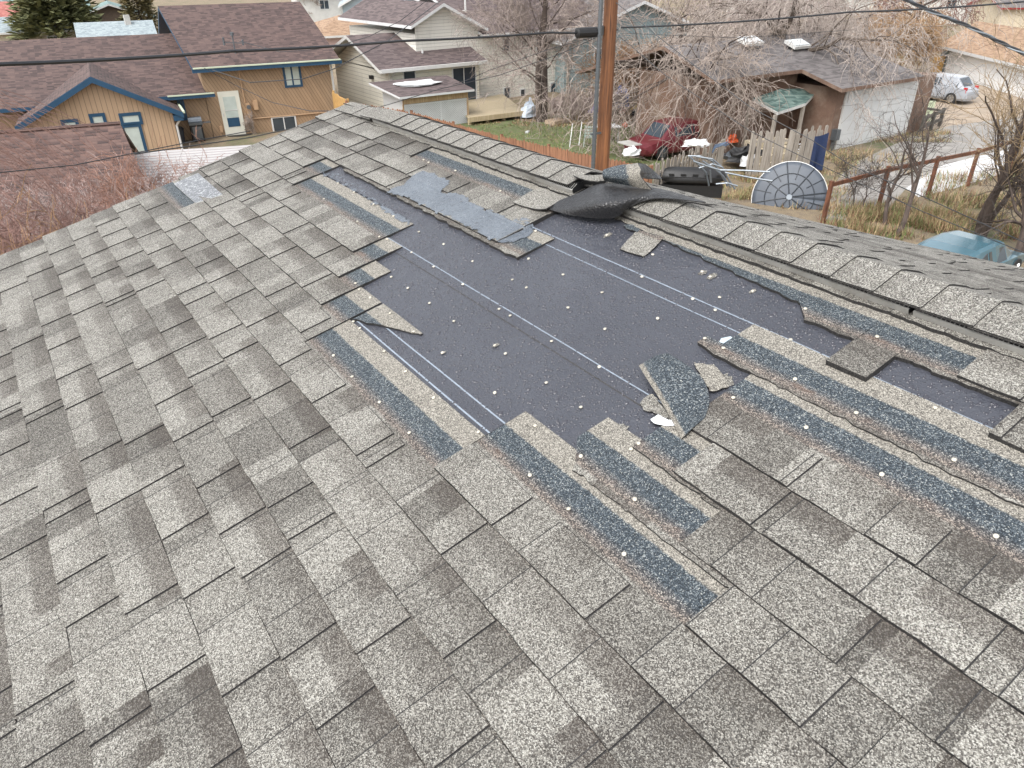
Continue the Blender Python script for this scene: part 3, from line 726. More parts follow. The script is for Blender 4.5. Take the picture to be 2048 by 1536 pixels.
# flap folded back on itself in the middle of the bare area
ctrl = [[rl(1366, 875, .016), rl(1380, 862, .024), rl(1395, 848, .024), rl(1412, 834, .018)],
        [rl(1331, 808, .030), rl(1350, 801, .042), rl(1386, 800, .034), rl(1422, 795, .022)],
        [rl(1302, 760, .034), rl(1322, 753, .044), rl(1362, 745, .036), rl(1402, 748, .020)],
        [rl(1282, 728, .034), rl(1298, 718, .042), rl(1318, 708, .036), rl(1338, 703, .024)]]
sheet_obj('folded_shingle', sheet(ctrl, 18, 16), MFL, .0045, 'folded shingle flap standing in the middle of the bare underlayment, blue-black with beige rim', 'torn shingle', s_span=(.262, .185), tone=.46, uvrot=True, jag=.12)
# beige granule remnants beside it and right under it
def flatpiece(name, pts, lift, label, s0, tone, cat='torn shingle', en=0.):
    mb = MB(); P = [on_roof(x, y, lift) for x, y in pts]; cx = sum(p[0] for p in P) / len(P)
    Q = []
    for i in range(len(P)):
        a, b = np.array(P[i]), np.array(P[(i + 1) % len(P)]); n = max(2, int(np.linalg.norm(b - a) / .008))
        for t in range(n):
            q = a + (b - a) * t / n
            if en: q = q + en * np.array([noise.noise(Vector((q[0] * 90, q[1] * 90, 1))), noise.noise(Vector((q[0] * 90, q[1] * 90, 4)))])
            Q.append(q)
    xm = min(q[0] for q in Q)
    top = [near_p(q[0], q[1], lift + .0015 * noise.noise(Vector((q[0] * 20, q[1] * 20, 2)))) for q in Q]; bot = [near_p(q[0], q[1], max(.0005, lift - .004)) for q in Q]
    mb.face(top, 0, [(q[1] * 1.0, s0 + (q[0] - xm) / CP) for q in Q], (tone, 0, 0)); mb.face(bot[::-1], 1, None, (tone, 0, 0))
    for i in range(len(Q)): j = (i + 1) % len(Q); mb.face([top[i], bot[i], bot[j], top[j]], 1, None, (tone, 0, 0))
    if np.cross(top[1] - top[0], top[len(top) // 2] - top[0])[2] < 0:
        for f_i, f in enumerate(mb.f): mb.f[f_i] = f[::-1]
        for k_ in mb.uv: mb.uv[k_] = mb.uv[k_][::-1]
    o = mb.build(name, [MG, ME], None); return tag(o, label, cat)
flatpiece('shingle_scrap', [(1281, 806), (1297, 788), (1310, 790), (1332, 818), (1345, 842), (1330, 833), (1305, 822), (1290, 818)], .008, 'small beige shingle scrap left of the folded flap, on the white line', .01, .55, en=.006)
flatpiece('shingle_scrap', [(1388, 725), (1430, 727), (1452, 755), (1460, 770), (1428, 782), (1420, 780), (1405, 752)], .010, 'ragged beige shingle scrap right of the folded flap', .26, .55, en=.008)
flatpiece('paper_scrap', [(1302, 838), (1318, 828), (1338, 838), (1346, 838), (1351, 850), (1330, 850), (1310, 845)], .012, 'crumpled white release paper sticking out below the folded flap', 0, .5, 'paper', en=.003).data.materials[0] = plain('release_paper', (.75, .78, .80), .35, .1, 60)
flatpiece('tape_scrap', [(1438, 686), (1443, 676), (1462, 672), (1466, 675), (1450, 690), (1440, 692)], .006, 'pale clear scrap of sealing strip on the underlayment beside the right headlap', 0, .5, 'tape').data.materials[0] = plain('sealing_strip', (.42, .50, .55), .2, .2, 60)
flatpiece('loose_shingle_square', [(1241, 497), (1257, 478), (1277, 458), (1296, 464), (1330, 473), (1312, 492), (1289, 512), (1262, 505)], .010, 'small loose shingle square lying on the underlayment just below the ridge vent', .02, .6, en=.002)
flatpiece('loose_shingle_strip', [(1248, 450), (1262, 447), (1282, 456), (1276, 463), (1256, 457)], .012, 'narrow blackened shingle shred above the loose square, under the vent', .2, .3, en=.006)
# overturned shingle at the rake
fl = [[rl(393, 405, .020), rl(420, 397, .022), rl(447, 388, .024)], [rl(370, 385, .024), rl(397, 377, .025), rl(424, 368, .025)], [rl(350, 366, .026), rl(374, 355, .024), rl(398, 345, .022)]]
def usd():
    N = NT('flipped_underside'); g = N.geo(); w = N.noise(30, g, 4, .6, 2.5)
    N.set(N.mix(N.ramp(w, [(.54, 0.), (.60, .85)]), (.10, .105, .115), (.55, .57, .58)), .3, 0, .8); N.bump(w, .4, .006); return N.mat
sheet_obj('overturned_shingle', sheet(fl, 10, 10), [usd(), MG, M_TRIM], .005, 'overturned shingle at the far rake edge showing its dark underside streaked with white adhesive', 'torn shingle', tone=.5)
# ================================================================== the neighbourhood below
def slab(mb, P, th=.14, mt=0, ms=1):
    P = [np.array(p, float) for p in P]
    n = np.cross(P[1] - P[0], P[2] - P[0])
    if n[2] < 0: P = P[::-1]
    Q = [p - np.array([0, 0, th]) for p in P]
    mb.face(P, mt); mb.face(Q[::-1], ms)
    for i in range(len(P)): j = (i + 1) % len(P); mb.face([P[i], Q[i], Q[j], P[j]], ms)
def part(mb, name, mats, parent, label=None):
    o = mb.build(name, mats, parent)
    if label: o['label'] = label
    return o
M_BLUE = plain('blue_trim', (.018, .065, .125), .45, .15, 3)
M_GUT = plain('pale_green_gutter', (.50, .56, .42), .5, .1, 3)
M_GLASS = glass_mat('dark_glass'); M_CURT = plain('blind_behind_glass', (.50, .56, .52), .15, .12, 3)
M_WOODD = lap_mat('diagonal_cedar', (.36, .245, .150), .16, True, .1, .5, .16, True)
M_WOODV = lap_mat('vertical_cedar', (.46, .32, .205), .2, True, .2, 0, .10, True)
M_CREAM = lap_mat('cream_lap_siding', (.74, .72, .63), .21, False, .3)
M_CREAM2 = lap_mat('ivory_lap_siding', (.76, .74, .67), .17, False, .35)
M_GREYS = lap_mat('grey_green_siding', (.26, .33, .34), .2, False, .3, .8)
M_BROWNW = plain('brown_stucco', (.17, .105, .075), .8, .3, 1.5, bump=.3, dirt=((.30, .24, .19), .6))
R_BR = roof_mat('brown_shingles', (.030, .020, .020), (.085, .054, .049), (.145, .094, .08))
R_BR2 = roof_mat('mauve_brown_shingles', (.045, .034, .035), (.105, .078, .077), (.16, .125, .118), .15, .4)
R_NEARB = roof_mat('reddish_brown_shingles', (.035, .022, .021), (.095, .055, .047), (.165, .10, .08), .16, .34)
R_TAN = roof_mat('tan_shingles', (.20, .12, .075), (.31, .20, .125), (.40, .28, .19), .15, .4)
R_GREY = roof_mat('grey_shingles', (.075, .068, .068), (.14, .125, .122), (.20, .185, .18), .15, .4)
R_GREEN = roof_mat('green_shingles', (.03, .06, .055), (.07, .12, .105), (.20, .26, .23), .16, .35)
M_PLANKG = wood_mat('weathered_grey_wood', (.20, .17, .14), (.42, .38, .33))
M_PLANKR = wood_mat('red_brown_fence_wood', (.13, .06, .035), (.36, .18, .10))
M_POLE = wood_mat('creosote_pole_wood', (.055, .022, .012), (.28, .115, .045), .6, (26., 26., .9))
M_DECK = wood_mat('tan_deck_wood', (.34, .26, .15), (.55, .45, .30))
M_GALV = plain('galvanised_steel', (.17, .19, .21), .35, .15, 20, .7)
M_RUST = wood_mat('rusty_brown_steel', (.08, .032, .018), (.21, .085, .045), .7, (8, 8, 3))
M_WHITE = plain('white_paint', (.62, .63, .63), .45, .08, 2)
M_CONC = plain('concrete', (.42, .41, .39), .7, .15, 1.2, bump=.2, dirt=((.25, .23, .2), .4))
M_CONCW = plain('pale_concrete', (.55, .55, .55), .65, .1, 1, dirt=((.45, .44, .42), .4))
M_TARP = plain('blue_tarp', (.03, .12, .42), .4, .3, 12); M_TARPL = plain('light_blue_plastic', (.16, .38, .62), .4, .2, 8)
M_ORANGE = plain('orange_plastic', (.75, .13, .04), .45, .2, 8); M_NAVY = plain('navy_canvas', (.012, .025, .075), .6, .3, 8)
M_BRN0 = plain('brown_edge', (.07, .045, .035), .7); M_CHROME = plain('chrome', (.6, .6, .6), .2, .1, 3, .9); M_TYRE = plain('tyre_rubber', (.02, .02, .02), .8, .3, 9)

# ---- ground
def ground_mat(name, dry, green, soil, gfrac=.5, bump=.6, scale=1.):
    N = NT(name); g = N.geo(); a = N.noise(.35 * scale, g, 6, .65); b = N.noise(3.2 * scale, g, 6, .7); c_ = N.noise(22 * scale, g, 4, .7)
    c = N.mix(N.ramp(a, [(gfrac - .06, 0.), (gfrac + .06, 1.)]), dry, green)
    c = N.mix(N.ramp(b, [(.47, 0.), (.62, .85)]), c, soil)
    c = N.mix(N.ramp(c_, [(.3, .6), (.62, 0.)]), c, tuple(x * .35 for x in soil)); N.set(c, .9)
    N.bump(N.math('ADD', c_, b), bump, .12); return N.mat
G_BASE = ground_mat('dry_lot_ground', (.30, .235, .15), (.13, .15, .065), (.21, .165, .12), .58)
G_LAWN = ground_mat('worn_lawn', (.22, .21, .10), (.12, .17, .05), (.20, .16, .11), .40, .5, 1.6)
G_ALLEY = plain('gravel_alley', (.27, .255, .235), .75, .22, 1.4, bump=.5, bscale=25, dirt=((.15, .14, .13), .6))
G_DIRT = plain('dirt_drive', (.33, .265, .20), .8, .25, 1.2, bump=.4, bscale=20, dirt=((.2, .17, .14), .5))
def sheet_flat(name, pts, z, mat, nsub=0):
    mb = MB(); mb.face([(p[0], p[1], z) for p in pts]); n = np.cross(np.array(mb.v[1]) - mb.v[0], np.array(mb.v[2]) - mb.v[0])
    if n[2] < 0: mb.f[0] = mb.f[0][::-1]
    return tag(mb.build(name, mat), None, None, None, 'structure')
mb = MB(); c = 40
xs = np.concatenate([[-3000, -800, -200], np.linspace(-60, 140, c), [400, 1000, 3000]]); mb.grid([[(x, y, .0) for x in xs] for y in xs[::-1]])
mb.f = [f[::-1] for f in mb.f] if np.cross(np.array(mb.v[mb.f[0][1]]) - mb.v[mb.f[0][0]], np.array(mb.v[mb.f[0][2]]) - mb.v[mb.f[0][0]])[2] < 0 else mb.f
tag(mb.build('ground', G_BASE, loc=(0, 0, 0)), kind='structure')
G = lambda x, y, z=0.: at(x, y, z)
sheet_flat('lawn', [G(800, 200), G(1060, 245), G(1180, 240), G(1290, 248), G(1390, 262), G(1330, 330), (16.9, 16.0), (16.0, 30)], .008, G_LAWN)
sheet_flat('alley', [G(1640, 440), G(1655, 385), G(1700, 330), G(1820, 275), G(1900, 252), G(2100, 225), G(2100, 268), G(2048, 290), G(1886, 332), G(1811, 378), G(1760, 440)], .010, G_ALLEY)
sheet_flat('driveway', [G(1811, 377), G(1886, 331), G(2048, 290), G(2160, 262), G(2160, 302), G(2048, 334), G(1911, 377), G(1836, 395)], .016, M_CONCW)
sheet_flat('road', [G(1838, 262), G(1845, 240), G(1860, 215), G(1885, 150), G(2048, 196), G(2300, 260), G(2300, 300), G(2048, 262), G(1900, 254)], .006, G_DIRT)
sheet_flat('path', [G(1250, 246), G(1300, 240), G(1400, 238), G(1400, 250), G(1330, 252), G(1250, 249)], .016, M_CONC)

# ---- windows and doors on a frame plane e2 = b (facing the eye)
def window(fr, px0, py0, px1, py1, b, parent, mf, mg=None, mull=(), tr=(), fw=.07, rect=None):
    if rect is None:
        a0, z1 = fr.hit(px0, py0, b); a1, z0 = fr.hit(px1, py1, b)
    else: a0, z0, a1, z1 = rect
    f = MB(); d0, d1 = b - .05, b + .02
    f.fbox(fr, a0, a1, d0, d1, z1 - fw, z1); f.fbox(fr, a0, a1, d0, d1, z0, z0 + fw)
    f.fbox(fr, a0, a0 + fw, d0 + .003, d1, z0 + fw, z1 - fw); f.fbox(fr, a1 - fw, a1, d0 + .003, d1, z0 + fw, z1 - fw)
    for t in mull: am = a0 + (a1 - a0) * t; f.fbox(fr, am - fw * .35, am + fw * .35, d0 + .01, d1, z0 + fw, z1 - fw)
    for t in tr: zm = z0 + (z1 - z0) * t; f.fbox(fr, a0 + fw, a1 - fw, d0 + .008, d1, zm - fw * .35, zm + fw * .35)
    w = f.build('window', mf, parent); p = MB(); p.fbox(fr, a0 + fw, a1 - fw, b - .02, b + .01, z0 + fw, z1 - fw); p.build('pane', mg or M_GLASS, w); return w
def pipe_vent(p, h, r, parent, mat):
    mb = MB(); mb.tube([p + np.array([0, 0, -.1]), p + np.array([0, 0, h])], r, 10); mb.box(p + np.array([0, -.02, .02]), (r * 5, r * 5, .03)); return mb.build('vent_pipe', mat, parent)

# ---- house A: tan cedar house with blue trim
FA = Frame(9.43, 38.74, -7.5)
HA = thing('house', FA.P(0, 5, 0), 'tan cedar sided house with blue trim, brown shingle roofs and a white back door', 'house')
aL, zg1 = FA.hit(385, 137, -.5); aR, zg2 = FA.hit(680, 119, -.5); zg = (zg1 + zg2) / 2
RB = 6.2; aL2, zr1 = FA.hit(315, 11, RB); aR2, zr2 = FA.hit(600, 4, RB); zr = (zr1 + zr2) / 2
mb = MB(); slab(mb, [FA.P(aL, -.5, zg), FA.P(aR, -.5, zg), FA.P(aR2, RB, zr), FA.P(aL2, RB, zr)], .16)
slab(mb, [FA.P(aL2, RB, zr), FA.P(aR2, RB, zr), FA.P(aR2, 2 * RB + .5, zg), FA.P(aL2, 2 * RB + .5, zg)], .16)
part(mb, 'roof', [R_BR, M_BLUE], HA)
mb = MB(); mb.fbox(FA, aL - .05, aR + .05, -.62, -.503, zg - .19, zg - .02); part(mb, 'fascia', M_BLUE, HA)
mb = MB(); mb.fbox(FA, aL, aR, -.66, -.54, zg - .02, zg + .035); part(mb, 'gutter', M_GUT, HA)
wl, wr = aL + .35, aR - .45
mb = MB(); mb.fbox(FA, wl, wr, 0, 2 * RB, -2, zg - .17)
for s_, x in ((1, wr), (-1, wl)):
    P = [FA.P(x, 0, zg - .2), FA.P(x, 2 * RB, zg - .2), FA.P(x, RB, zr - .12)]; mb.face(P if s_ > 0 else P[::-1])
part(mb, 'wall', M_WOODD, HA)
# lower wing along the left
aK, zk = FA.hit(428, 186, -.5); zk2 = FA.hit(325, 193, -.5)[1]; zk = (zk + zk2) / 2; RB2 = 6.3
aQ, zq = FA.hit(345, 69, RB2); zq = (zq + FA.hit(0, 79, RB2)[1]) / 2; aF = -22
mb = MB(); slab(mb, [FA.P(aF, -.5, zk), FA.P(aK, -.5, zk), FA.P(wl + .01, -.3, zk + .05), FA.P(wl + .01, RB2, zq), FA.P(aF, RB2, zq)], .16)
slab(mb, [FA.P(aF, RB2, zq), FA.P(wl, RB2, zq), FA.P(wl, 13, zk), FA.P(aF, 13, zk)], .16); part(mb, 'roof', [R_BR, M_BLUE], HA, 'long lower brown shingle roof')
mb = MB(); mb.fbox(FA, -2.3, aK + .02, -.60, -.503, zk - .17, zk - .02); part(mb, 'fascia', M_BLUE, HA)
mb = MB(); mb.fbox(FA, -2.3, aK, -.64, -.54, zk - .02, zk + .03); part(mb, 'gutter', M_GUT, HA)
mb = MB(); mb.fbox(FA, aF + .5, wl - .02, .03, 12.4, -2, zk - .15); part(mb, 'wall', M_WOODD, HA)
# front gable
bW, bE = -2.14, -2.55
gL, zl = FA.hit(30, 250, bE); gR, zrr = FA.hit(365, 224, bE); gA, zA = FA.hit(180, 153, bE); gL2 = 2 * gA - gR; ze = zrr; gL = min(gL, gL2)
zle = zA - (zA - ze) * (gA - gL) / (gR - gA)
mb = MB(); slab(mb, [FA.P(gA, bE, zA), FA.P(gR, bE, ze), FA.P(gR, 3.2, ze), FA.P(gA, 5.6, zA)], .1); slab(mb, [FA.P(gL, bE, zle), FA.P(gA, bE, zA), FA.P(gA, 5.6, zA), FA.P(gL, 3.0, zle)], .1)
part(mb, 'roof', [R_BR, M_BLUE], HA, 'gabled brown shingle roof over the front wing')
mb = MB()
for a0, z0, a1, z1 in ((gL - .02, zle, gA, zA), (gA, zA, gR + .02, ze)):
    P = [FA.P(a0, bE - .05, z0 - .02), FA.P(a1, bE - .05, z1 - .02), FA.P(a1, bE - .05, z1 - .25), FA.P(a0, bE - .05, z0 - .25)][::-1]; Q = [p + FA.e2 * .047 for p in P]
    mb.face(P); mb.face(Q[::-1])
    for i in range(4): mb.face([P[i], Q[i], Q[(i + 1) % 4], P[(i + 1) % 4]][::-1])
mb.fbox(FA, gR - .42, gR - .02, bE + .01, bW, ze - .36, ze - .12)
part(mb, 'barge_board', M_BLUE, HA)
mb = MB(); x0, x1 = gL + .45, gR - .42
mb.face([FA.P(x0, bW, -2), FA.P(x1, bW, -2), FA.P(x1, bW, ze - .05), FA.P(gA, bW, zA - .12), FA.P(x0, bW, zle - .05)])
mb.face([FA.P(x1, bW, -2), FA.P(x1, .4, -2), FA.P(x1, .4, ze - .05), FA.P(x1, bW, ze - .05)]); mb.face([FA.P(x0, .4, -2), FA.P(x0, bW, -2), FA.P(x0, bW, zle - .05), FA.P(x0, .4, zle - .05)])
part(mb, 'wall', M_WOODV, HA)
mb = MB(); mb.tube([FA.P(gR - .12, bE + .05, ze - .08), FA.P(gR - .14, bE + .1, ze - .3), FA.P(x1 + .07, bW - .05, ze - .6), FA.P(x1 + .07, bW - .05, -.4)], .05, 6); part(mb, 'downpipe', M_TRIM, HA)
mb = MB(); slab(mb, [FA.P(gR, bE, ze + .03), FA.P(gR + .1, bE, ze + .03), FA.P(gR + .1, 1.6, ze + .03), FA.P(gR, 1.6, ze + .03)], .09, 0, 0); part(mb, 'gutter', M_GUT, HA)
for r in ((120, 240, 174, 300), (176, 228, 230, 300), (236, 227, 287, 248)): window(FA, *r, bW, HA, M_BLUE, M_CURT, fw=.13)
window(FA, 240, 250, 303, 330, bW, HA, M_BLUE, M_CURT, fw=.13)
window(FA, 352, 196, 376, 240, 0, HA, M_BLUE, M_GLASS, fw=.1, mull=(.5,))
window(FA, 563, 130, 606, 173, 0, HA, M_BLUE, M_CURT, mull=(.48,), fw=.11)
window(FA, 541, 234, 597, 272, 0, HA, M_WHITE, M_GLASS, mull=(.5,), fw=.07)
a0, z1 = FA.hit(434, 184, -.03); a1, z0 = FA.hit(492, 271, -.03); a1 = a0 + .98
DO = MB(); DO.fbox(FA, a0, a1, -.06, .01, 0, z1); DO = DO.build('door', plain('cream_door', (.70, .69, .60), .45, .05, 3), HA)
q = MB(); q.fbox(FA, a0 + .2, a1 - .2, -.075, -.061, .85, z1 - .25); q.build('pane', M_CURT, DO, ); q = MB(); q.fbox(FA, a0 + .21, a1 - .2, -.077, -.062, .42, .84); q.build('pane', M_BLUE, DO)
q = MB(); q.fbox(FA, a0 + .16, a1 - .16, -.09, -.078, 1.18, 1.22); q.box(FA.P(a0 + .08, -.09, 1.0), (.03, .05, .14), FA); q.build('handle', M_TRIM, DO)
def wallbox(px0, py0, px1, py1, dep, name, mat, b=0):
    a0, z1 = FA.hit(px0, py0, b); a1, z0 = FA.hit(px1, py1, b); m_ = MB(); m_.fbox(FA, a0, a1, b - dep, b, z0, z1); return m_.build(name, mat, HA)
M_TANBOX = plain('tan_painted_metal', (.46, .30, .18), .5, .12, 5)
MBX = wallbox(490, 206, 503, 236, .18, 'meter_box', M_TANBOX); wallbox(504, 200, 516, 218, .2, 'meter_box', M_TANBOX); wallbox(438, 252, 446, 264, .1, 'junction_box', M_TANBOX)
q = MB(); c_ = FA.P(*[(FA.hit(497, 214, -.18))[0], -.18, FA.hit(497, 214, -.18)[1]]); q.tube([c_, c_ - FA.e2 * .1], .1, 14); q.build('meter_dial', M_GALV, MBX)
q = MB(); a_, zb_ = FA.hit(490, 205, -.05); q.tube([FA.P(a_, -.05, zb_), FA.P(a_ - .02, -.05, zg - .2)], .035, 6)
a2_, z2_ = FA.hit(500, 238, -.05); a3_, z3_ = FA.hit(660, 224, -.05); q.tube([FA.P(a2_, -.05, z2_), FA.P(a3_, -.05, z3_)], .03, 6); q.build('conduit', M_TANBOX, HA)
q = MB(); q.tube([FA.P(wr + .06, -.06, zg - .2), FA.P(wr + .06, -.06, -1.5)], .05, 6); q.build('downpipe', M_TRIM, HA)
# roof furniture
a_, z_ = FA.hit(472, 112, 0.7); AN = MB(); bp = FA.P(a_, .7, z_)
AN.tube([bp, bp + [0, 0, .95]], .035, 6); AN.bar(bp + [-.45, 0, .62], bp + [.45, 0, .55], .04); AN.tube([bp + [-.45, 0, .5], bp + [-.45, 0, .85]], .05, 6); AN.tube([bp + [.45, 0, .45], bp + [.45, 0, .7]], .05, 6); AN.tube([bp + [0, 0, .9], bp + [0, 0, 1.05]], .09, 8); AN.box(bp, (.35, .3, .1))
AN.build('antenna', M_GALV, HA)
# half-round mat, grill, wash tub on the deck
mb = MB(); mb.fbox(FA, -2.5, wr + .5, -2.6, -.02, -.1, -.01)
tag(mb.build('deck', lap_mat('deck_boards', (.40, .28, .19), .14, False, .2)), 'low tan plank deck along the back wall of the cedar house', 'deck')
cx_, cy_ = FA.hit(480, 271, -.3)[0], 0
mb = MB(); c0 = FA.P(.65, -.06, 0); pts = [c0 + FA.e1 * .62 * math.cos(a) - FA.e2 * .42 * math.sin(a) for a in np.linspace(0, math.pi, 14)]; mb.prism([(p[0], p[1]) for p in pts[::-1]], -.008, .02)
tag(mb.build('doormat', plain('dark_mat', (.02, .018, .016), .9)), 'dark half-round doormat in front of the white back door', 'doormat')
gp = at(398, 283); ga, _ = FA.hit(398, 280, -.55); gp = FA.P(ga, -.55, 0)
GR = thing('barbecue_grill', gp, 'steel barbecue grill with domed lid standing against the cedar wall', 'grill')
q = MB(); q.box(gp + [0, 0, .42], (.55, .45, .72), FA); q.build('cabinet', M_BLACK, GR); q = MB(); q.box(gp - FA.e2 * .235 + [0, 0, .42], (.40, .02, .56), FA); q.build('door', M_GALV, GR)
q = MB(); q.box(gp + [0, 0, .83], (.62, .5, .1), FA); q.tube([gp - FA.e1 * .3 + [0, 0, .93], gp + FA.e1 * .3 + [0, 0, .93]], .2, 12); q.build('lid', M_GALV, GR)
q = MB(); q.box(gp + FA.e1 * .5 + [0, 0, .84], (.36, .4, .03), FA); q.build('side_shelf', M_GALV, GR)
q = MB()
for sx in (-.22, .22): q.tube([gp + FA.e1 * sx - FA.e2 * .18 + [0, 0, .06], gp + FA.e1 * (sx + .04) - FA.e2 * .18 + [0, 0, .06]], .06, 10)
q.build('wheel', M_TYRE, GR)
bp = FA.P(FA.hit(358, 285, -.8)[0] + .1, -.5, 0); BN = thing('trash_can', bp, 'dark grey plastic bin in the corner beside the barbecue grill', 'bin')
q = MB(); q.tube([bp, bp + [0, 0, .6], bp + [0, 0, .62]], [.2, .26, .28], 12); q.build('body', plain('grey_plastic', (.04, .045, .055), .5), BN); q = MB(); q.tube([bp + [0, 0, .62], bp + [0, 0, .72]], [.29, .2], 12); q.build('lid', M_BLACK, BN)

# ---- ribbed white patio roof and nearer brown roof
P0, P1, P2, P3 = at(268, 306, 1.5), at(530, 289, 1.5), at(470, 330, 1.2), at(318, 400, 1.2)
M_RIB = plain('white_ribbed_metal', (.66, .64, .63), .4, .08, 2, .1, dirt=((.34, .25, .22), .5))
eU = (P1 - P0); LU = np.linalg.norm(eU); eU /= LU; eV = np.array([-eU[1], eU[0], 0]) * -1; nb = 19
mb = MB(); LV = 6.4
rows = []
for i in range(nb * 4 + 1):
    t = i / (nb * 4); ph = i % 4; zz = 1.5 - .35 * t + (.03 if ph in (1, 2) else 0)
    off_ = (t * LV) + (-.055 if ph == 1 else .0 if ph == 2 else -.04 if ph == 3 else 0)
    rows.append([P0 * [1, 1, 0] + eV * off_ + eU * a + [0, 0, zz] for a in (-.02, LU + 2)])
mb.grid(rows, 0)
M_PAT = thing('patio_roof', P0 * [1, 1, 0], 'white ribbed metal patio roof between the brown roof and our rake edge', 'patio roof')
def ribmat():
    N = NT('white_ribbed_metal2'); n = N.n('NewGeometry'); up = sep(N, n.outputs['Position']); 
    c = N.mix(N.ramp(N.noise(.8, n.outputs['Position'], 5), [(.4, 0.), (.7, .4)]), (.42, .405, .40), (.30, .275, .27)); N.set(c, .4); return N.mat
mb.f = [f[::-1] for f in mb.f]; A = np.array(mb.v); m_id = []
for i in range(len(mb.f)): m_id.append(1 if i % 4 == 3 else 0)
mb.m = m_id
mb.build('ribbed_sheet', [ribmat(), plain('brown_valley', (.13, .085, .078), .6, .15, 3)], M_PAT)  # valley strips between the ribs coloured darker brown
for a in (.1, LU): 
    for b in (.1, LV - .1): mb = MB(); p = P0 * [1, 1, 0] + eU * a + eV * b; mb.bar(p, p + [0, 0, 1.1], .1); mb.build('post', M_TRIM, M_PAT)
Z1 = 3.0; q0, q1 = at(-60, 271, Z1), at(237, 248, Z1); q2 = at(303, 392, 1.55); 
FD = Frame(q1[0], q1[1], math.degrees(math.atan2(q1[1] - q0[1], q1[0] - q0[0])))
HD = thing('garage', FD.P(-4, 0, 0), 'small building under a reddish brown shingle roof behind the shrubs at the left', 'garage')
bb = (q2 - FD.o) @ FD.e2; ska = ((q2 - FD.o) @ FD.e1) * (abs(bb) + 1.2) / abs(bb); mb = MB(); zb = 1.55; sl_ = (Z1 - zb) / abs(bb); bb2 = bb - 1.2; zb2 = Z1 - sl_ * abs(bb2)
slab(mb, [FD.P(-12, bb2, zb2), FD.P(ska, bb2, zb2), FD.P(.05, 0, Z1), FD.P(-12, 0, Z1)], .12); slab(mb, [FD.P(-12, 0, Z1), FD.P(.05, 0, Z1), FD.P(.05, -bb2, zb2), FD.P(-12, -bb2, zb2)], .12)
part(mb, 'roof', [R_NEARB, M_BRN0], HD)
mb = MB(); mb.fbox(FD, -11.6, -.3, bb2 + .4, -bb2 - .4, 0, zb2 - .02); mb.face([FD.P(-.3, bb2 + .4, zb2), FD.P(-.3, -bb2 - .4, zb2), FD.P(-.3, 0, Z1 - .15)]); part(mb, 'wall', M_WOODV, HD)
mb = MB(); mb.tube([FD.P(-12, 0, Z1 + .02), FD.P(.05, 0, Z1 + .02)], .07, 6); part(mb, 'ridge_cap', R_NEARB, HD)

# ---- house B: cream bungalow, gable to the left
FB = Frame(17.6, 38.3, 0.)
HB = thing('house', FB.P(3, 3, 0), 'cream lap-sided bungalow with mauve-brown shingle roof behind the lattice shed', 'house')
bl, zb1 = FB.hit(759, 141, -.5); br, zb2 = FB.hit(975, 121, -.5); zb_ = (zb1 + zb2) / 2; RBB = 3.7
tl, zt1 = FB.hit(691, 69, RBB); tr_, zt2 = FB.hit(907, 59, RBB); zt = (zt1 + zt2) / 2; xl = (bl + tl) / 2; xr = (br + tr_) / 2 + .3
mb = MB(); slab(mb, [FB.P(bl, -.5, zb_), FB.P(br, -.5, zb_), FB.P(br, RBB, zt), FB.P(tl, RBB, zt)], .18); slab(mb, [FB.P(tl, RBB, zt), FB.P(br, RBB, zt), FB.P(br, 2 * RBB + .5, zb_), FB.P(tl, 2 * RBB + .5, zb_)], .18); part(mb, 'roof', [R_BR2, M_TRIM], HB)
mb = MB(); mb.fbox(FB, bl + .03, br, -.64, -.503, zb_ - .15, zb_ + .02); part(mb, 'gutter', M_TRIM, HB)
w0, w1 = bl + .75, br - .3; mb = MB(); mb.fbox(FB, w0, w1, 0, 2 * RBB, -.5, zb_ - .15); mb.face([FB.P(w0, 2 * RBB, zb_ - .2), FB.P(w0, 0, zb_ - .2), FB.P(w0, RBB, zt - .15)]); part(mb, 'wall', M_CREAM, HB)
mb = MB(); mb.tube([FB.P(w0 + .15, -.55, zb_ - .15), FB.P(w0 + .1, -.06, zb_ - .5), FB.P(w0 + .1, -.06, 0)], .05, 6); part(mb, 'downpipe', M_TRIM, HB)
window(FB, 805, 142, 832, 164, 0, HB, M_WHITE, M_GLASS, fw=.05); window(FB, 903, 135, 954, 207, 0, HB, M_WHITE, M_GLASS, mull=(.48,), fw=.07)
b_, z_ = FB.hit1(746, 154, w0); mb = MB(); mb.box(FB.P(w0 - .1, b_, z_), (.2, .25, .18)); part(mb, 'wall_vent', M_BLACK, HB)
a_, z_ = FB.hit(846, 120, 1.0); pipe_vent(FB.P(a_, 1.0, z_), .55, .06, HB, M_TRIM)

